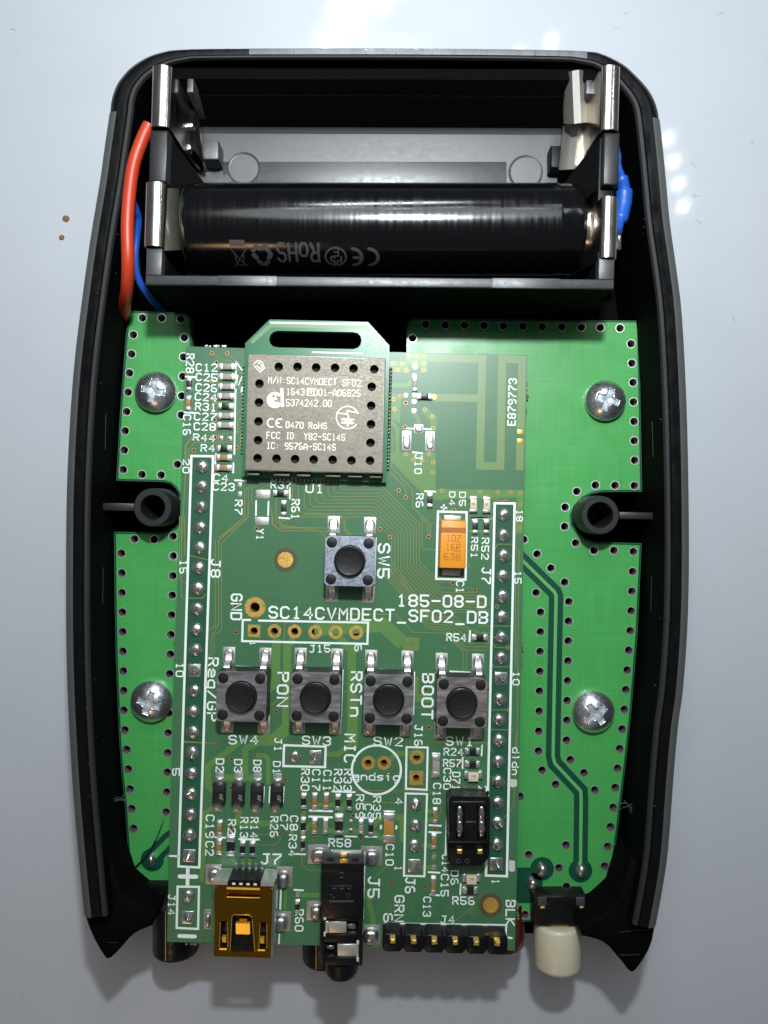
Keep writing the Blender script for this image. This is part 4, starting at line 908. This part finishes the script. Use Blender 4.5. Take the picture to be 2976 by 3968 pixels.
# ------------------------------------------------------------------ chips
CM = {}
def chip(fr, x, y, ln, wd, o, kind, h=None):
    L0, W0 = mm(fr, ln, ZD), mm(fr, wd, ZD); h = h or min(.55, W0*.75); key = (round(L0, 1), round(W0, 1), kind)
    if key not in CM:
        e = L0*.25
        CM[key] = (mesh("chip_body", prism(rect(0, 0, L0-2*e*.62, W0*.94), .03, h, .03), "chip_" + kind),
                   mesh("end_cap", join(prism(rect(0, 0, e, W0*1.0), .02, h*1.04, .05), prism(rect(-e*.35, 0, e*1.1, W0*1.15, 0, .05, 2), 0, h*.35, .06)), "tin", smooth=50), L0/2-e/2)
    bm_, em, d = CM[key]; cx, cy = pt(fr, x, y, ZD); a = (0 if o == 'h' else math.pi/2) - .018 + random.uniform(-.02, .02)
    c = put("chip_resistor" if kind == "black" else "chip_capacitor", bm_, brd, (cx, cy, ZD), a)
    for sgn in (-1, 1):
        q = put("end_cap", em, c, (cx, cy, ZD)); q.location = (d*sgn*S, 0, 0); q.rotation_euler = (0, 0, 0 if sgn < 0 else math.pi)
for a in (('A',427,410,108,42,'h','grey'),('A',427,482,108,42,'h','grey'),('A',422,552,104,40,'h','grey'),('A',417,620,104,40,'h','grey'),('A',415,690,96,38,'h','black'),('A',417,760,102,40,'h','grey'),('A',413,827,102,40,'h','grey'),
          ('A',405,990,92,38,'h','black'),('A',402,1057,98,40,'h','brown'),('A',400,1130,98,40,'h','brown'),('A',155,535,85,34,'v','black'),('A',150,672,95,34,'v','brown'),('A',808,1310,92,40,'h','black'),('A',830,1420,98,36,'v','black'),
          ('B',290,538,92,32,'v','grey'),('B',360,622,98,40,'h','black'),('B',397,1362,98,40,'v','black'),('B',720,1550,92,38,'v','black'),('B',800,1550,92,38,'v','black'),('D',1090,915,105,44,'h','black'),
          ('E',590,795,104,38,'v','brown'),('E',587,935,108,38,'v','brown'),('E',675,925,140,60,'v','black'),('E',763,950,104,38,'v','black'),('E',838,953,104,38,'v','black'),('E',1225,590,104,40,'v','black'),('E',1308,590,104,38,'v','brown'),
          ('E',1395,590,104,38,'v','brown'),('E',1482,598,104,38,'v','black'),('E',1568,600,104,38,'v','black'),('Y',210,1045,155,52,'v','black'),('Y',205,1240,140,46,'v','black'),('Y',330,1050,145,52,'v','brown'),('Y',448,1052,145,50,'v','grey'),
          ('Y',592,1035,195,84,'v','black'),('Y',828,1062,145,50,'v','grey'),('Y',933,1065,145,52,'v','black'),('Y',1125,1060,292,112,'v','tan'),('F',852,700,100,38,'v','brown'),('F',843,895,106,38,'v','brown'),('F',838,1225,118,38,'v','brown'),
          ('F',1133,213,100,40,'h','black'),('F',1133,310,100,44,'h','black'),('F',1115,1262,100,42,'h','black'),('F',857,322,160,58,'v','grey'),('E',1177,1385,85,34,'v','black')): chip(*a)
# diodes
dm = None
for x, y in ((580,540),(725,545),(868,548),(1018,550)):
    cx, cy = pt('E', x, y, ZD+.9); d = put("diode", mesh("diode", prism(rect(0, 0, 1.52, 2.42, -.02), .15, 1.0, .12), "chip_black") if dm is None else dm, brd, (cx, cy, ZD)); dm = d.data
    pad('E', x+8, y-125, 64, 84, d); pad('E', x-6, y+105, 64, 58, d)
    for dx, dy, yy in ((8, -98, .6), (-6, 88, -.6)):
        px_, py_ = pt('E', x+dx, y+dy, ZD)
        put("lead", mesh("lead", prism(rect(0, 0, .95, .95, -.02), .02, .42, .12), "solder"), d, (px_, py_, ZD))
    tx = strokes("AF", (cx+.3, cy-.05), (cx+.3, cy-.75), .42); obj("printed_lettering", ribbons(tx, .07, ZD+1.006), "chip_grey", d, 0)
    tx = strokes("W49", (cx-.45, cy-.95), (cx+.4, cy-.95), .32); obj("printed_lettering", ribbons(tx, .05, ZD+1.006), "plastic_grey", d, 0)
    for j in range(4):
        obj("stripe", ribbon([(cx-.62, cy+.9-.13*j), (cx+.62, cy+.9-.13*j)], .04, ZD+1.006, False, False), "plastic_grey", d, 0)
# small lamps on the board
for fr, x, y, w_, h_, v in (('B',710,1390,58,112,1),('B',805,1393,58,112,1),('X',765,238,290,175,0),('X',737,1890,285,180,0)):
    cx, cy = pt(fr, x, y, ZD+.5); W_, H_ = mm(fr, w_, ZD), mm(fr, h_, ZD)
    b = put("led", mesh("led", prism(rect(0, 0, W_*(.82 if v else .56), H_*(.62 if v else .78), -.02), .05, .62, .07), "led_body"), brd, (cx, cy - (0 if v else H_*.1), ZD))
    for sgn in (-1, 1):
        ox, oy = ((0, sgn*H_*.38) if v else (sgn*W_*.38, H_*.06))
        put("end_cap", mesh("end_cap", prism(rect(0, 0, W_*(1 if v else .24), H_*(.26 if v else .72)), .02, .48, .08), "tin"), b, (cx+ox, cy+oy, ZD))
    put("led_die", mesh("led_die", prism(circ(0, 0, .16, 12), .6, .635), "led_die"), b, (cx + (0 if v else .1), cy + .02, ZD))
    put("led_die", mesh("led_die", prism(circ(0, 0, .10, 12), .6, .63), "led_die"), b, (cx - .18, cy + .08, ZD))
# yellow tantalum capacitor
zt = ZD+2.3; cor = pts('D', [(800,30),(990,36),(985,397),(786,392)], zt)
tan = obj("tantalum_capacitor", prism(cor, ZD+.15, zt, .14), "tantalum", brd)
bd = pts('D', [(799,84),(989,88),(988,128),(797,124)], zt); obj("polarity_band", prism(bd[::-1], zt-.01, zt+.008), "tantalum_band", tan, 0)
for s_, a, b, h in (('107',(840,163),(945,168),52), ('16R',(838,232),(942,238),52), ('638',(822,305),(942,310),52)):
    obj("printed_lettering", ribbons(strokes(s_, pt('D', *a, zt), pt('D', *b, zt), mm('D', h, zt)*.9), .10, zt+.012), "tantalum_band", tan, 0)
for a, b in (((905,196),(945,198)), ((905,264),(942,266))): obj("printed_line", ribbon(pts('D', [a, b], zt), .08, zt+.012), "tantalum_band", tan, 0)
for fr, q in (('B', [(498,1468),(622,1472),(620,1506),(495,1502)]), ('D', [(810,398),(945,402),(940,450),(808,446)])):
    obj("terminal", prism(pts(fr, q, ZD+.4)[::-1], ZD, ZD+.5, .08), "tin" if fr == 'B' else "pad", tan)

# ------------------------------------------------------------------ tactile switches
def gull(sgn):
    return strip3([(0, sgn*2.75, 1.5), (0, sgn*3.15, 1.35), (0, sgn*3.45, .9), (0, sgn*3.62, .35), (0, sgn*3.95, .17), (0, sgn*4.75, .15)], (1, 0, 0), .72, .16)
SWM = dict(base=mesh("tactile_switch", prism(rect(0, 0, 6.0, 6.0, 0, .35), .25, 3.3, .05), "switch_black"),
           plate=mesh("cover_plate", plate(rect(0, 0, 5.98, 5.98, 0, .45), [circ(0, 0, 1.92, 40)], 3.28, 3.52), "switch_plate"),
           plunger=mesh("plunger", lathe([(1.80, 2.8), (1.80, 4.0), (1.74, 4.25), (1.60, 4.38), (1.50, 4.36), (1.4, 4.33), (0, 4.34)], 48), "switch_black"),
           post=mesh("corner_post", lathe([(.62, 3.3), (.62, 3.62), (.55, 3.72), (.3, 3.76), (0, 3.77)], 24), "switch_black"),
           pad=mesh("solder_pad", prism(rect(0, 0, 1.5, 2.05), -.01, .035, .012), "pad"), sol=mesh("solder_fillet", dome(.60, .80, .17, 18), "solder"),
           leg=(mesh("leg", gull(1), "tin"), mesh("leg", gull(-1), "tin")))
pl2 = SWM["plate"].copy(); pl2.materials[0] = MATS["switch_plate_blue"]; pl3 = SWM["plate"].copy(); pl3.materials[0] = MATS["switch_plate_pink"]
def switch(fr, x, y, a, plate_me):
    cx, cy = pt(fr, x, y, ZD+3.5); s = put("tactile_switch", SWM["base"], brd, (cx, cy, ZD), a)
    def sub(n, me, dx=0, dy=0, dz=0):
        o = put(n, me, s, (cx, cy, ZD)); o.location = (dx*S, dy*S, dz*S); return o
    sub("cover_plate", plate_me); sub("plunger", SWM["plunger"])
    for i in (-1, 1):
        for j in (-1, 1):
            sub("corner_post", SWM["post"], 2.2*i, 2.2*j); sub("leg", SWM["leg"][0 if j > 0 else 1], 2.25*i, .05*j); sub("solder_pad", SWM["pad"], 2.25*i, 4.28*j); sub("solder_fillet", SWM["sol"], 2.25*i, 4.3*j, .03)
for fr, x, y, a, m_ in (('C',1377,340,-1.4,pl2),('C',557,1365,-1.3,SWM["plate"]),('C',1118,1372,-1.3,SWM["plate"]),('D',402,1388,-1.3,SWM["plate"]),('D',955,1412,-1.3,pl3)):
    switch(fr, x, y, math.radians(a), m_)
# ------------------------------------------------------------------ radio module with its metal can
ZP = ZD+1.0; ZS = ZD+3.1
MO = pts('A', [(553,240),(728,70),(1430,88),(1582,255),(1584,345),(1562,1236),(530,1192),(553,400)], ZP)
slot = pts('A', [(785,150),(1325,160),(1358,168),(1378,190),(1384,220),(1378,250),(1358,272),(1325,282),(785,270),(752,262),(732,242),(724,212),(732,182),(752,160)], ZP)
mod = obj("radio_module", plate(MO, [slot], ZD+.12, ZP), "module_mask", brd, 30)
def ml(name, P, wpx, z, m, fr='A'): return obj(name, ribbon(pts(fr, P, ZP), wpx*(HC-ZP)/F, z, False, True), m, mod, 0)
ml("antenna_trace", [(605,228),(735,112),(1300,122),(1420,124),(1445,150)], 15, ZP+.01, "module_trace")
ml("antenna_trace", [(735,92),(1425,106)], 8, ZP+.012, "silk")
ml("antenna_trace", [(1445,150),(1415,180),(1430,205),(1480,170),(1500,185),(1410,255),(1425,262),(1530,215),(1540,235),(1505,250),(1520,262),(1560,262)], 6, ZP+.012, "module_trace")
for i in range(4): ml("antenna_trace", [(1465,272+14*i),(1560,274+14*i)], 4.5, ZP+.013, "module_trace")
ml("antenna_trace", [(1395,318),(1430,292)], 6, ZP+.014, "module_trace")
ml("printed_line", [(1032,304),(1390,313)], 6, ZP+.016, "silk")
TOP = pts('A', [(572,311),(1556,346),(1538,1170),(548,1146)], ZS)
HOL = [(793,408),(927,408),(1060,413),(1195,415),(1327,420),(1475,425),(655,528),(652,662),(648,798),(645,932),(642,1060),(777,1063),(910,1067),(1043,1070),(1178,1072),(1312,1077),(1445,1078),(1457,550),(1453,685),(1452,818),(1448,950)]
hs = [pt('A', x, y, ZS) for x, y in HOL]; ks = (HC-ZS)/F
top2 = inset(TOP if area2(TOP) > 0 else TOP[::-1], .14)
can = obj("shield_can", plate(top2, [circ(x, y, 17.2*ks, 22) for x, y in hs], ZS-.18, ZS), "shield", mod, 30)
T0 = TOP if area2(TOP) > 0 else TOP[::-1]; n = len(T0)
rings = [(inset(T0, .14), ZS), (inset(T0, .05), ZS-.05), (T0, ZS-.16), (inset(T0, -.02), ZP+.05)]
V = [(x, y, z) for r, z in rings for x, y in r]; Fc = [(q*n+i, (q+1)*n+i, (q+1)*n+(i+1) % n, q*n+(i+1) % n) for q in range(3) for i in range(n)]
obj("can_side", (V, Fc), "nickel_satin", mod, 60)
obj("dark_interior", prism(inset(T0, .5), ZP, ZS-1.2), "hole_dark", mod)
rm = mesh("hole_rim", ring(0, 0, 17.0*ks, 18.8*ks, -.18, .012, 22), "shield")
for x, y in hs: put("hole_rim", rm, mod, (x, y, ZS))
def st(s_, a, b, h, wd=.105): obj("printed_lettering", ribbons(strokes(s_, pt('A', *a, ZS), pt('A', *b, ZS), mm('A', h, ZS)*.92), wd, ZS+.008), "shield_print", mod, 0)
def sl(name, paths, wpx): obj(name, join(*[ribbon([pt('A', *q, ZS) for q in P], wpx*ks, ZS+.008+.001*i, False, False) for i, P in enumerate(paths)]), "shield_print", mod, 0)
st("M/N:SC14CVMDECT", (720,502), (1205,517), 48); st("SF02", (1248,520), (1377,524), 48)
st("1643", (850,585), (975,588), 48); st("001-A06825", (1045,590), (1375,597), 48); st("R", (1008,588), (1030,588), 36, .09)
sl("printed_mark", [[(996,562),(1042,563),(1041,614),(995,613),(996,562)]], 3)
st("5374242.00", (848,664), (1168,670), 50); st("0470", (845,822), (968,826), 46); st("RoHS", (1008,827), (1135,830), 46)
st("FCC", (708,896), (800,899), 48); st("ID:", (848,900), (925,903), 48); st("Y82-SC14S", (975,905), (1265,912), 48); st("IC:", (708,970), (795,972), 48); st("9576A-SC14S", (838,974), (1198,982), 48)
def parc(cx, cy, r, a0, a1, n=14): return [(cx + r*math.cos(math.radians(a0+(a1-a0)*i/n)), cy - r*math.sin(math.radians(a0+(a1-a0)*i/n))) for i in range(n+1)]
sl("printed_mark", [parc(742,808,30,60,300), parc(802,810,30,60,300), [(774,810),(800,811)]], 5)
cxs = parc(770,642,40,0,360,28); cxs = [(770+(x-770)*1.2, y) for x, y in cxs]
sl("printed_mark", [[(770-18,642+24),(770-30,642-4),(770-12,642-30)], parc(765,645,47,40,330,22), [(815,560),(818,640),(820,694)], [(740,650),(765,672),(790,668)]], 12)
sl("printed_mark", [[(748,618),(762,610),(776,618)], [(760,640),(780,632)]], 9)
sl("printed_mark", [parc(1285,770,80,20,322,30), [(1202,738),(1285,745),(1282,722),(1365,738)], [(1285,745),(1290,775)]], 5)
sl("printed_mark", [[(1240,782),(1332,786)], [(1238,806),(1330,810)], [(1268,775),(1265,815)], [(1310,778),(1306,818)], [(1285,790),(1285,835)]], 7)
sl("printed_mark", [[(615,400),(660,445),(692,415),(672,372),(640,362),(612,392)], [(634,398),(664,425),(678,410),(655,380),(640,382)]], 3.5)
# can tabs, castellations and lower contacts
for x0, x1 in ((565,655),(755,870),(920,1020),(1125,1235),(1285,1390),(1440,1530)):
    a, b = pt('A', x0, 1172 + (x0-560)*.022, ZS-.9), pt('A', x1, 1172 + (x1-560)*.022, ZS-.9)
    obj("can_tab", prism([(a[0], a[1]-.16), (b[0], b[1]-.16), (b[0], b[1]+.1), (a[0], a[1]+.1)], ZP, ZS-.9, .06), "shield", mod)
cm = mesh("edge_contact", dome(.24, .22, .55, 12), "solder")
for i in range(29):
    y = 425 + i*25.4; x, yy = pt('A', 1592 - (y-425)*.028, y, ZD); put("edge_contact", cm, mod, (x, yy, ZD))
for i in range(25):
    y = 410 + i*25.6; x, yy = pt('A', 545 - (y-410)*.024, y, ZD); q = put("edge_contact", cm, mod, (x, yy, ZD)); q.scale = (.8, .5, .7)
cm2 = mesh("edge_contact", dome(.12, .30, .5, 10), "tin")
for i in range(22):
    x = 748 + i*28.6; a, b = pt('A', x, 1208 + i*.4, ZD); put("edge_contact", cm2, mod, (a, b, ZD))

# ------------------------------------------------------------------ mini usb socket
ZU = ZD+3.9
A4 = pts('V', [(352,748),(1268,775),(1236,1918),(330,1890)], ZU)
def vq(u, v): t = Vector(A4[0]).lerp(Vector(A4[1]), u); b = Vector(A4[3]).lerp(Vector(A4[2]), u); r = t.lerp(b, v); return (r.x, r.y)
def vpoly(*q): return [vq(u, v) for u, v in q]
usb = obj("usb_socket", plate(vpoly((0,1),(1,1),(1,0),(0,0)), [vpoly((.33,.40),(.62,.40),(.66,.44),(.72,.93),(.28,.93),(.30,.44)), vpoly((.10,.50),(.22,.50),(.24,.87),(.09,.87)), vpoly((.80,.50),(.92,.50),(.93,.87),(.79,.87)), vpoly((.20,.095),(.78,.095),(.78,.145),(.20,.145))], ZU-.25, ZU), "gold_shell", brd, 30)
for sgn, u in ((-1, 0), (1, 1)):
    a, b = Vector(vq(u, 0)), Vector(vq(u, 1)); V, Fc = [], []
    sec = [(-.35, 0), (-.12, -.05), (.10, -.22), (.24, -.5), (.30, -.9), (.25, -2.4), (-.5, -3.3), (-.7, -3.3)]
    for p in (a, b):
        for o, z in sec: V.append((p.x+sgn*o, p.y, ZU+z-.002))
    m_ = len(sec); Fc = [(j, j+1, m_+j+1, m_+j) for j in range(m_-1)]
    obj("shell_side", (V, Fc), "gold_shell" if sgn < 0 else "tin", usb, 60)
def vbox(n, u0, u1, v0, v1, z0, z1, m, tilt=0, b=.04):
    P = vpoly((u0, v1), (u1, v1), (u1, v0), (u0, v0)); V = [(x, y, z0) for x, y in P] + [(x, y, z1 - (tilt if i < 2 else 0)) for i, (x, y) in enumerate(P)]
    return obj(n, (V, [(3, 2, 1, 0), (4, 5, 6, 7), (0, 1, 5, 4), (1, 2, 6, 5), (2, 3, 7, 6), (3, 0, 4, 7)]), m, usb, 0)
vbox("shell_bottom", .0, 1.0, .0, .995, ZD+.03, ZD+.28, "gold_shell")
vbox("inner_block", .02, .98, .0, .93, ZD+.3, ZU-1.1, "plastic_black")
vbox("spring_backing", .02, .98, .36, .99, ZU-1.3, ZU-1.05, "plastic_black")
vbox("latch_tongue", .37, .62, .53, .70, ZU-.6, ZU-.05, "gold_bright", .30); vbox("latch_tongue", .43, .56, .47, .52, ZU-.7, ZU-.2, "gold_shell", .2)
vbox("latch_tongue", .13, .20, .73, .82, ZU-.6, ZU-.08, "gold_bright", .25); vbox("latch_tongue", .80, .875, .73, .82, ZU-.6, ZU-.08, "gold_bright", .25)
vbox("groove", .20, .78, .10, .14, ZU-.4, ZU-.2, "gold_shell", .1)
for u0, u1 in ((.09, .22), (.77, .90)): vbox("shell_lip", u0, u1, .885, .905, ZU-.1, ZU+.04, "gold_bright", .02)
vbox("shell_lip", .20, .78, .025, .05, ZU-.1, ZU+.05, "gold_bright", .02); vbox("shell_lip", .20, .78, .155, .165, ZU-.1, ZU+.03, "gold_bright", .02)
vbox("rear_housing", .22, .78, -.075, -.004, ZD+.5, ZU-.15, "plastic_black")
for i in range(4): vbox("housing_stripe", .29+.125*i, .345+.125*i, -.035, -.008, ZU-.4, ZU-.12, "silk")
for u0, u1 in ((-.05, .21), (.79, 1.03)): vbox("rear_flange", u0, u1, -.06, -.004, ZD+.4, ZU-.05, "tin")
a, b = pt('V', 400, 668, ZD+.9), pt('V', 1262, 578, ZD+.9); obj("rear_block", box(a[0], b[0], a[1], b[1], ZD+.05, ZD+.9, .08), "base_dark", usb)
for x in (682,787,890,994,1097):
    a = pt('V', x, 495, ZD); put("contact_pin", mesh("contact_pin", join(prism(rect(0, .3, .46, 1.0), 0, .05, .01), prism(rect(0, -.35, .34, 1.1), .05, .32, .08)), "solder"), usb, (a[0], a[1], ZD))
for q in ((318,570,255,320),(1462,608,255,320),(225,1290,115,320),(1435,1328,260,318)): pad('V', *q)
for q in ((340,560,210,240,.9),(1450,640,190,260,1.0),(235,1310,90,240,.5),(1410,1330,220,250,1.0)): blob('V', *q)

def edge_glint(P, r=.055, m="gold_bright"):  # thin gold strips added as bright highlights on the shell edges
    obj("glint_strip", tube([(*vq(u, v), ZU+.01) for u, v in P], r, 6), m, usb, 60)
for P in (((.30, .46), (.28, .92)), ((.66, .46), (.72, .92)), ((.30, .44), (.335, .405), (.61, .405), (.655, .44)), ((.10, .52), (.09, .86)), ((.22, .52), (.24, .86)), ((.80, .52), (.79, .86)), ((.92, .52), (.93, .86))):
    edge_glint(P, .05, "gold")
edge_glint(((.012, .02), (.012, .98)), .10, "gold_shell"); edge_glint(((.99, .02), (.99, .98)), .10, "gold_shell")
# ------------------------------------------------------------------ audio jack
ZJ = ZD+4.2
def jb_(n, x0, y0, x1, y1, z0, z1, m, b=.1, par=None):
    a, c = pt('U', x0, y1, z1), pt('U', x1, y0, z1); return obj(n, box(a[0], c[0], a[1], c[1], z0, z1, b), m, par or brd)
jk = jb_("audio_jack", 312, 570, 855, 1205, ZD+.1, ZJ-.02, "plastic_black", .12)
jb_("jack_top", 313, 480, 854, 600, ZJ-.5, ZJ-.001, "plastic_black", .06, jk)
jb_("jack_rail", 325, 372, 862, 492, ZJ-.65, ZJ+.1, "plastic_grey", .1, jk)
for q in ((385,408,475,462), (705,412,795,466)): jb_("rail_slot", *q, ZJ, ZJ+.12, "chip_black", .01, jk)
jb_("rail_edge", 455, 335, 830, 365, ZJ-.9, ZJ-.3, "tin", .05, jk); jb_("rail_contact", 553, 428, 652, 478, ZJ-.4, ZJ+.16, "gold_bright", .06, jk); jb_("rail_contact", 565, 372, 640, 400, ZJ-.4, ZJ+.14, "gold", .05, jk)
jb_("rail_edge", 862, 362, 885, 480, ZJ-.9, ZJ-.2, "tin", .05, jk)
jb_("jack_frame", 302, 1205, 840, 1800, ZD-1.4, ZJ-1.6, "plastic_black", .1, jk)
for q in ((302,1205,362,1800), (790,1205,842,1800)): jb_("frame_bar", *q, ZD-1, ZJ-.1, "plastic_black", .08, jk)
for q in ((355,1400,800,1500), (345,1690,830,1800), (350,1205,790,1230)): jb_("frame_bar", *q, ZD-1, ZJ-.15, "plastic_black", .08, jk)
for q, fold in (((408,1228,640,1385), (365,1228,412,1385)), ((520,1522,772,1685), (765,1515,800,1690))):
    jb_("contact_spring", *q, ZJ-1.0, ZJ-.3, "nickel_satin", .12, jk); jb_("contact_spring", *fold, ZJ-1.0, ZJ-.12, "nickel_satin", .1, jk)
for q in ((345,1180,378,1215),(345,1370,370,1425),(770,1480,800,1530),(768,1700,798,1750)): jb_("contact_edge", *q, ZJ-.6, ZJ+.02, "silk_worn", .04, jk)
for q in ((650,1260,760,1330), (380,1540,480,1590)): jb_("contact_spring", *q, ZJ-1.5, ZJ-1.1, "solder", .1, jk)
for q in ((415,962,730,985),(440,770,715,778)): jb_("moulded_mark", *q, ZJ-.02, ZJ+.05, "plastic_grey", .02, jk)
for q in ((455,800,515,815),(555,800,612,815),(650,800,700,815),(430,880,455,895),(460,915,490,932),(545,600,600,615),(545,660,600,672),(640,870,650,930),(675,870,685,930)): jb_("moulded_mark", *q, ZJ-.02, ZJ+.045, "plastic_grey", .02, jk)
x0, y0 = pt('U', 362, 1940, ZJ-2.2); x1, y1 = pt('U', 788, 1760, ZJ-2.2); rj = (x1-x0)/2
obj("jack_nose", lathe([(0, y0), (rj*.55, y0+.02), (rj*.85, y0+.35), (rj, y0+1.0), (rj, y1+.6)], 40, ((x0+x1)/2, 0, ZJ-2.2), 'y'), "plastic_black", jk, 60)
for q in ((280,364,272,248),(962,386,274,250),(220,1090,185,250),(960,1400,225,258)): pad('U', *q)
for q in ((285,375,210,190,.7),(965,400,190,190,.7),(250,1100,150,190,.9),(955,1400,200,190,.9)): blob('U', *q)

# ------------------------------------------------------------------ six pin black header along the lower edge
ZQ = ZD+2.6
hd = obj("pin_header", join(*[box(pt('F', 470, 0, ZQ)[0], pt('F', 1388, 0, ZQ)[0], pt('F', 0, 1720, ZQ)[1], pt('F', 0, 1620, ZQ)[1], ZD+.02, ZQ-.25, .1)]), "plastic_black", brd)
hmesh = mesh("pin_housing", prism([(-.85,-1.15),(.85,-1.15),(1.2,-.75),(1.2,.7),(.85,1.08),(-.85,1.08),(-1.2,.85),(-1.2,-.85)], .02, 2.6, .16), "plastic_black")
for i in range(6):
    x, y = pt('F', 530 + 159*i, 1664 + 4.5*i, ZQ); put("pin_housing", hmesh, hd, (x, y, ZD), -.02)
    x, y = pt('F', 531 + 159*i, 1668 + 4*i, ZQ+1.3)
    put("pin", mesh("pin", join(prism(rect(0, .0, .62, .62, random.uniform(-.1, .1)), -1.6, -.12, .0), prism(rect(0, .0, .62, .62, random.uniform(-.3, .3)), -.12, .05, .16)), "gold", smooth=20), hd, (x, y, ZQ+.9))

# ------------------------------------------------------------------ jumper header and the black jumper on it
ZJP = ZD+2.6
def xp(P, z): return pts('X', P, z)
hj = obj("jumper_header", prism(xp([(395,1690),(360,1600),(355,1400),(350,600),(420,545),(985,560),(1040,640),(1030,1520),(985,1600),(900,1690)], ZJP), ZD+.02, ZJP, .2), "plastic_black", brd)
for x, y in ((545,1452),(872,1455)):
    a, b = pt('X', x, y, ZJP+.4); put("pin", mesh("pin", prism(rect(0, 0, .64, .62, .05), -2, 0, .14), "gold", smooth=20), hj, (a, b, ZJP+.45))
for x in (525, 665):
    a, b = pt('X', x, 1600, ZJP); put("moulded_ring", mesh("moulded_ring", ring(0, 0, .2, .3, -.05, .03, 16), "plastic_grey"), hj, (a, b, ZJP))
ZJ2 = ZJP+1.9; jx, jy = pt('X', 700, 960, ZJP)
jmp = thing("jumper", "black jumper block with two metal clips pushed on the pins near the right pin row", "jumper", (jx, jy, ZJP))
c4 = xp([(375,1275),(1018,1290),(1040,640),(985,575),(430,560),(370,620)], ZJ2)
obj("jumper_body", plate(c4, [xp([(480,1255),(620,1262),(625,720),(480,715)], ZJ2), xp([(825,1262),(975,1266),(975,725),(825,722)], ZJ2)], ZJP+.02, ZJ2), "plastic_black", jmp, 30)
a, b = xp([(640,960)], ZJ2)[0], xp([(800,985)], ZJ2)[0]; obj("moulded_step", box(a[0], b[0], b[1], a[1], ZJ2-.1, ZJ2+.12, .05), "plastic_grey", jmp)
a, b = xp([(430,640)], ZJ2)[0], xp([(940,662)], ZJ2)[0]; obj("moulded_step", box(a[0], b[0], b[1], a[1], ZJ2-.1, ZJ2+.10, .05), "plastic_grey", jmp)
a, b = xp([(380,1278)], ZJ2)[0], xp([(1000,1320)], ZJ2)[0]; obj("moulded_step", box(a[0], b[0], b[1], a[1], ZJP, ZJ2-.2, .05), "plastic_grey", jmp)
for x, w_ in ((548, 1.05), (902, 1.1)):
    P = [(*pt('X', x, y, ZJ2), ZJ2 + dz) for y, dz in ((708,-.6),(740,-.28),(800,-.05),(880,-.06),(940,-.16),(1000,-.14),(1080,.02),(1160,-.08),(1220,-.3),(1270,-.7))]
    Q = spline(P, 4); o = tube([(x_, y_, z_ - .42) for x_, y_, z_ in Q], [.40 + .14*math.sin(math.pi*i/(len(Q)-1)) + .03*math.sin(i*1.3) for i in range(len(Q))], 14)
    obj("metal_clip", o, "clip_dark", jmp, 60)
obj("jumper_floor", prism(xp([(480,1258),(975,1266),(975,722),(480,715)], ZJ2), ZJP+.03, ZJP+.5), "chip_black", jmp)

# ------------------------------------------------------------------ ragged snap-off spots on the board edge
def rag(fr, P, n, r):
    V = []
    for i in range(n):
        t = random.random(); j = random.randrange(len(P)-1); a = Vector(P[j]).lerp(Vector(P[j+1]), t); x, y = pt(fr, a.x, a.y, ZD-.5)
        rr = r*random.uniform(.4, 1.1); V.append(prism([(x+rr*random.uniform(.6, 1.2)*math.cos(q), y+rr*random.uniform(.6, 1.3)*math.sin(q)) for q in (0, 1.3, 2.6, 3.8, 5.1)], ZD-1.2, ZD-random.uniform(.02, .5)))
    return join(*V)
for fr, P, n in (('A', [(270,262),(420,264)], 14), ('B', [(735,318),(875,322)], 14), ('B', [(1092,500),(1098,660)], 14), ('L', [(50,1060),(62,1200)], 10), ('I', [(955,960),(945,1130)], 9), ('E', [(320,1664),(420,1664),(520,1664)], 16), ('F', [(1470,1360),(1476,1480)], 8)):
    obj("snap_off_stub", rag(fr, P, n, .16), "board_pour" if fr != 'A' else "pad", brd, 0)
# dust specks
dv = []
for i in range(70):
    x, y = pt('P', random.uniform(760, 1990), random.uniform(1400, 3600), ZD); a = random.uniform(0, 6.3); l = random.uniform(.04, .22)
    dv.append(ribbon([(x, y), (x+l*math.cos(a), y+l*math.sin(a))], random.uniform(.02, .05), ZD+.05))
q = obj("dust_specks", join(*dv), "dust", brd, 0); q["kind"] = "stuff"
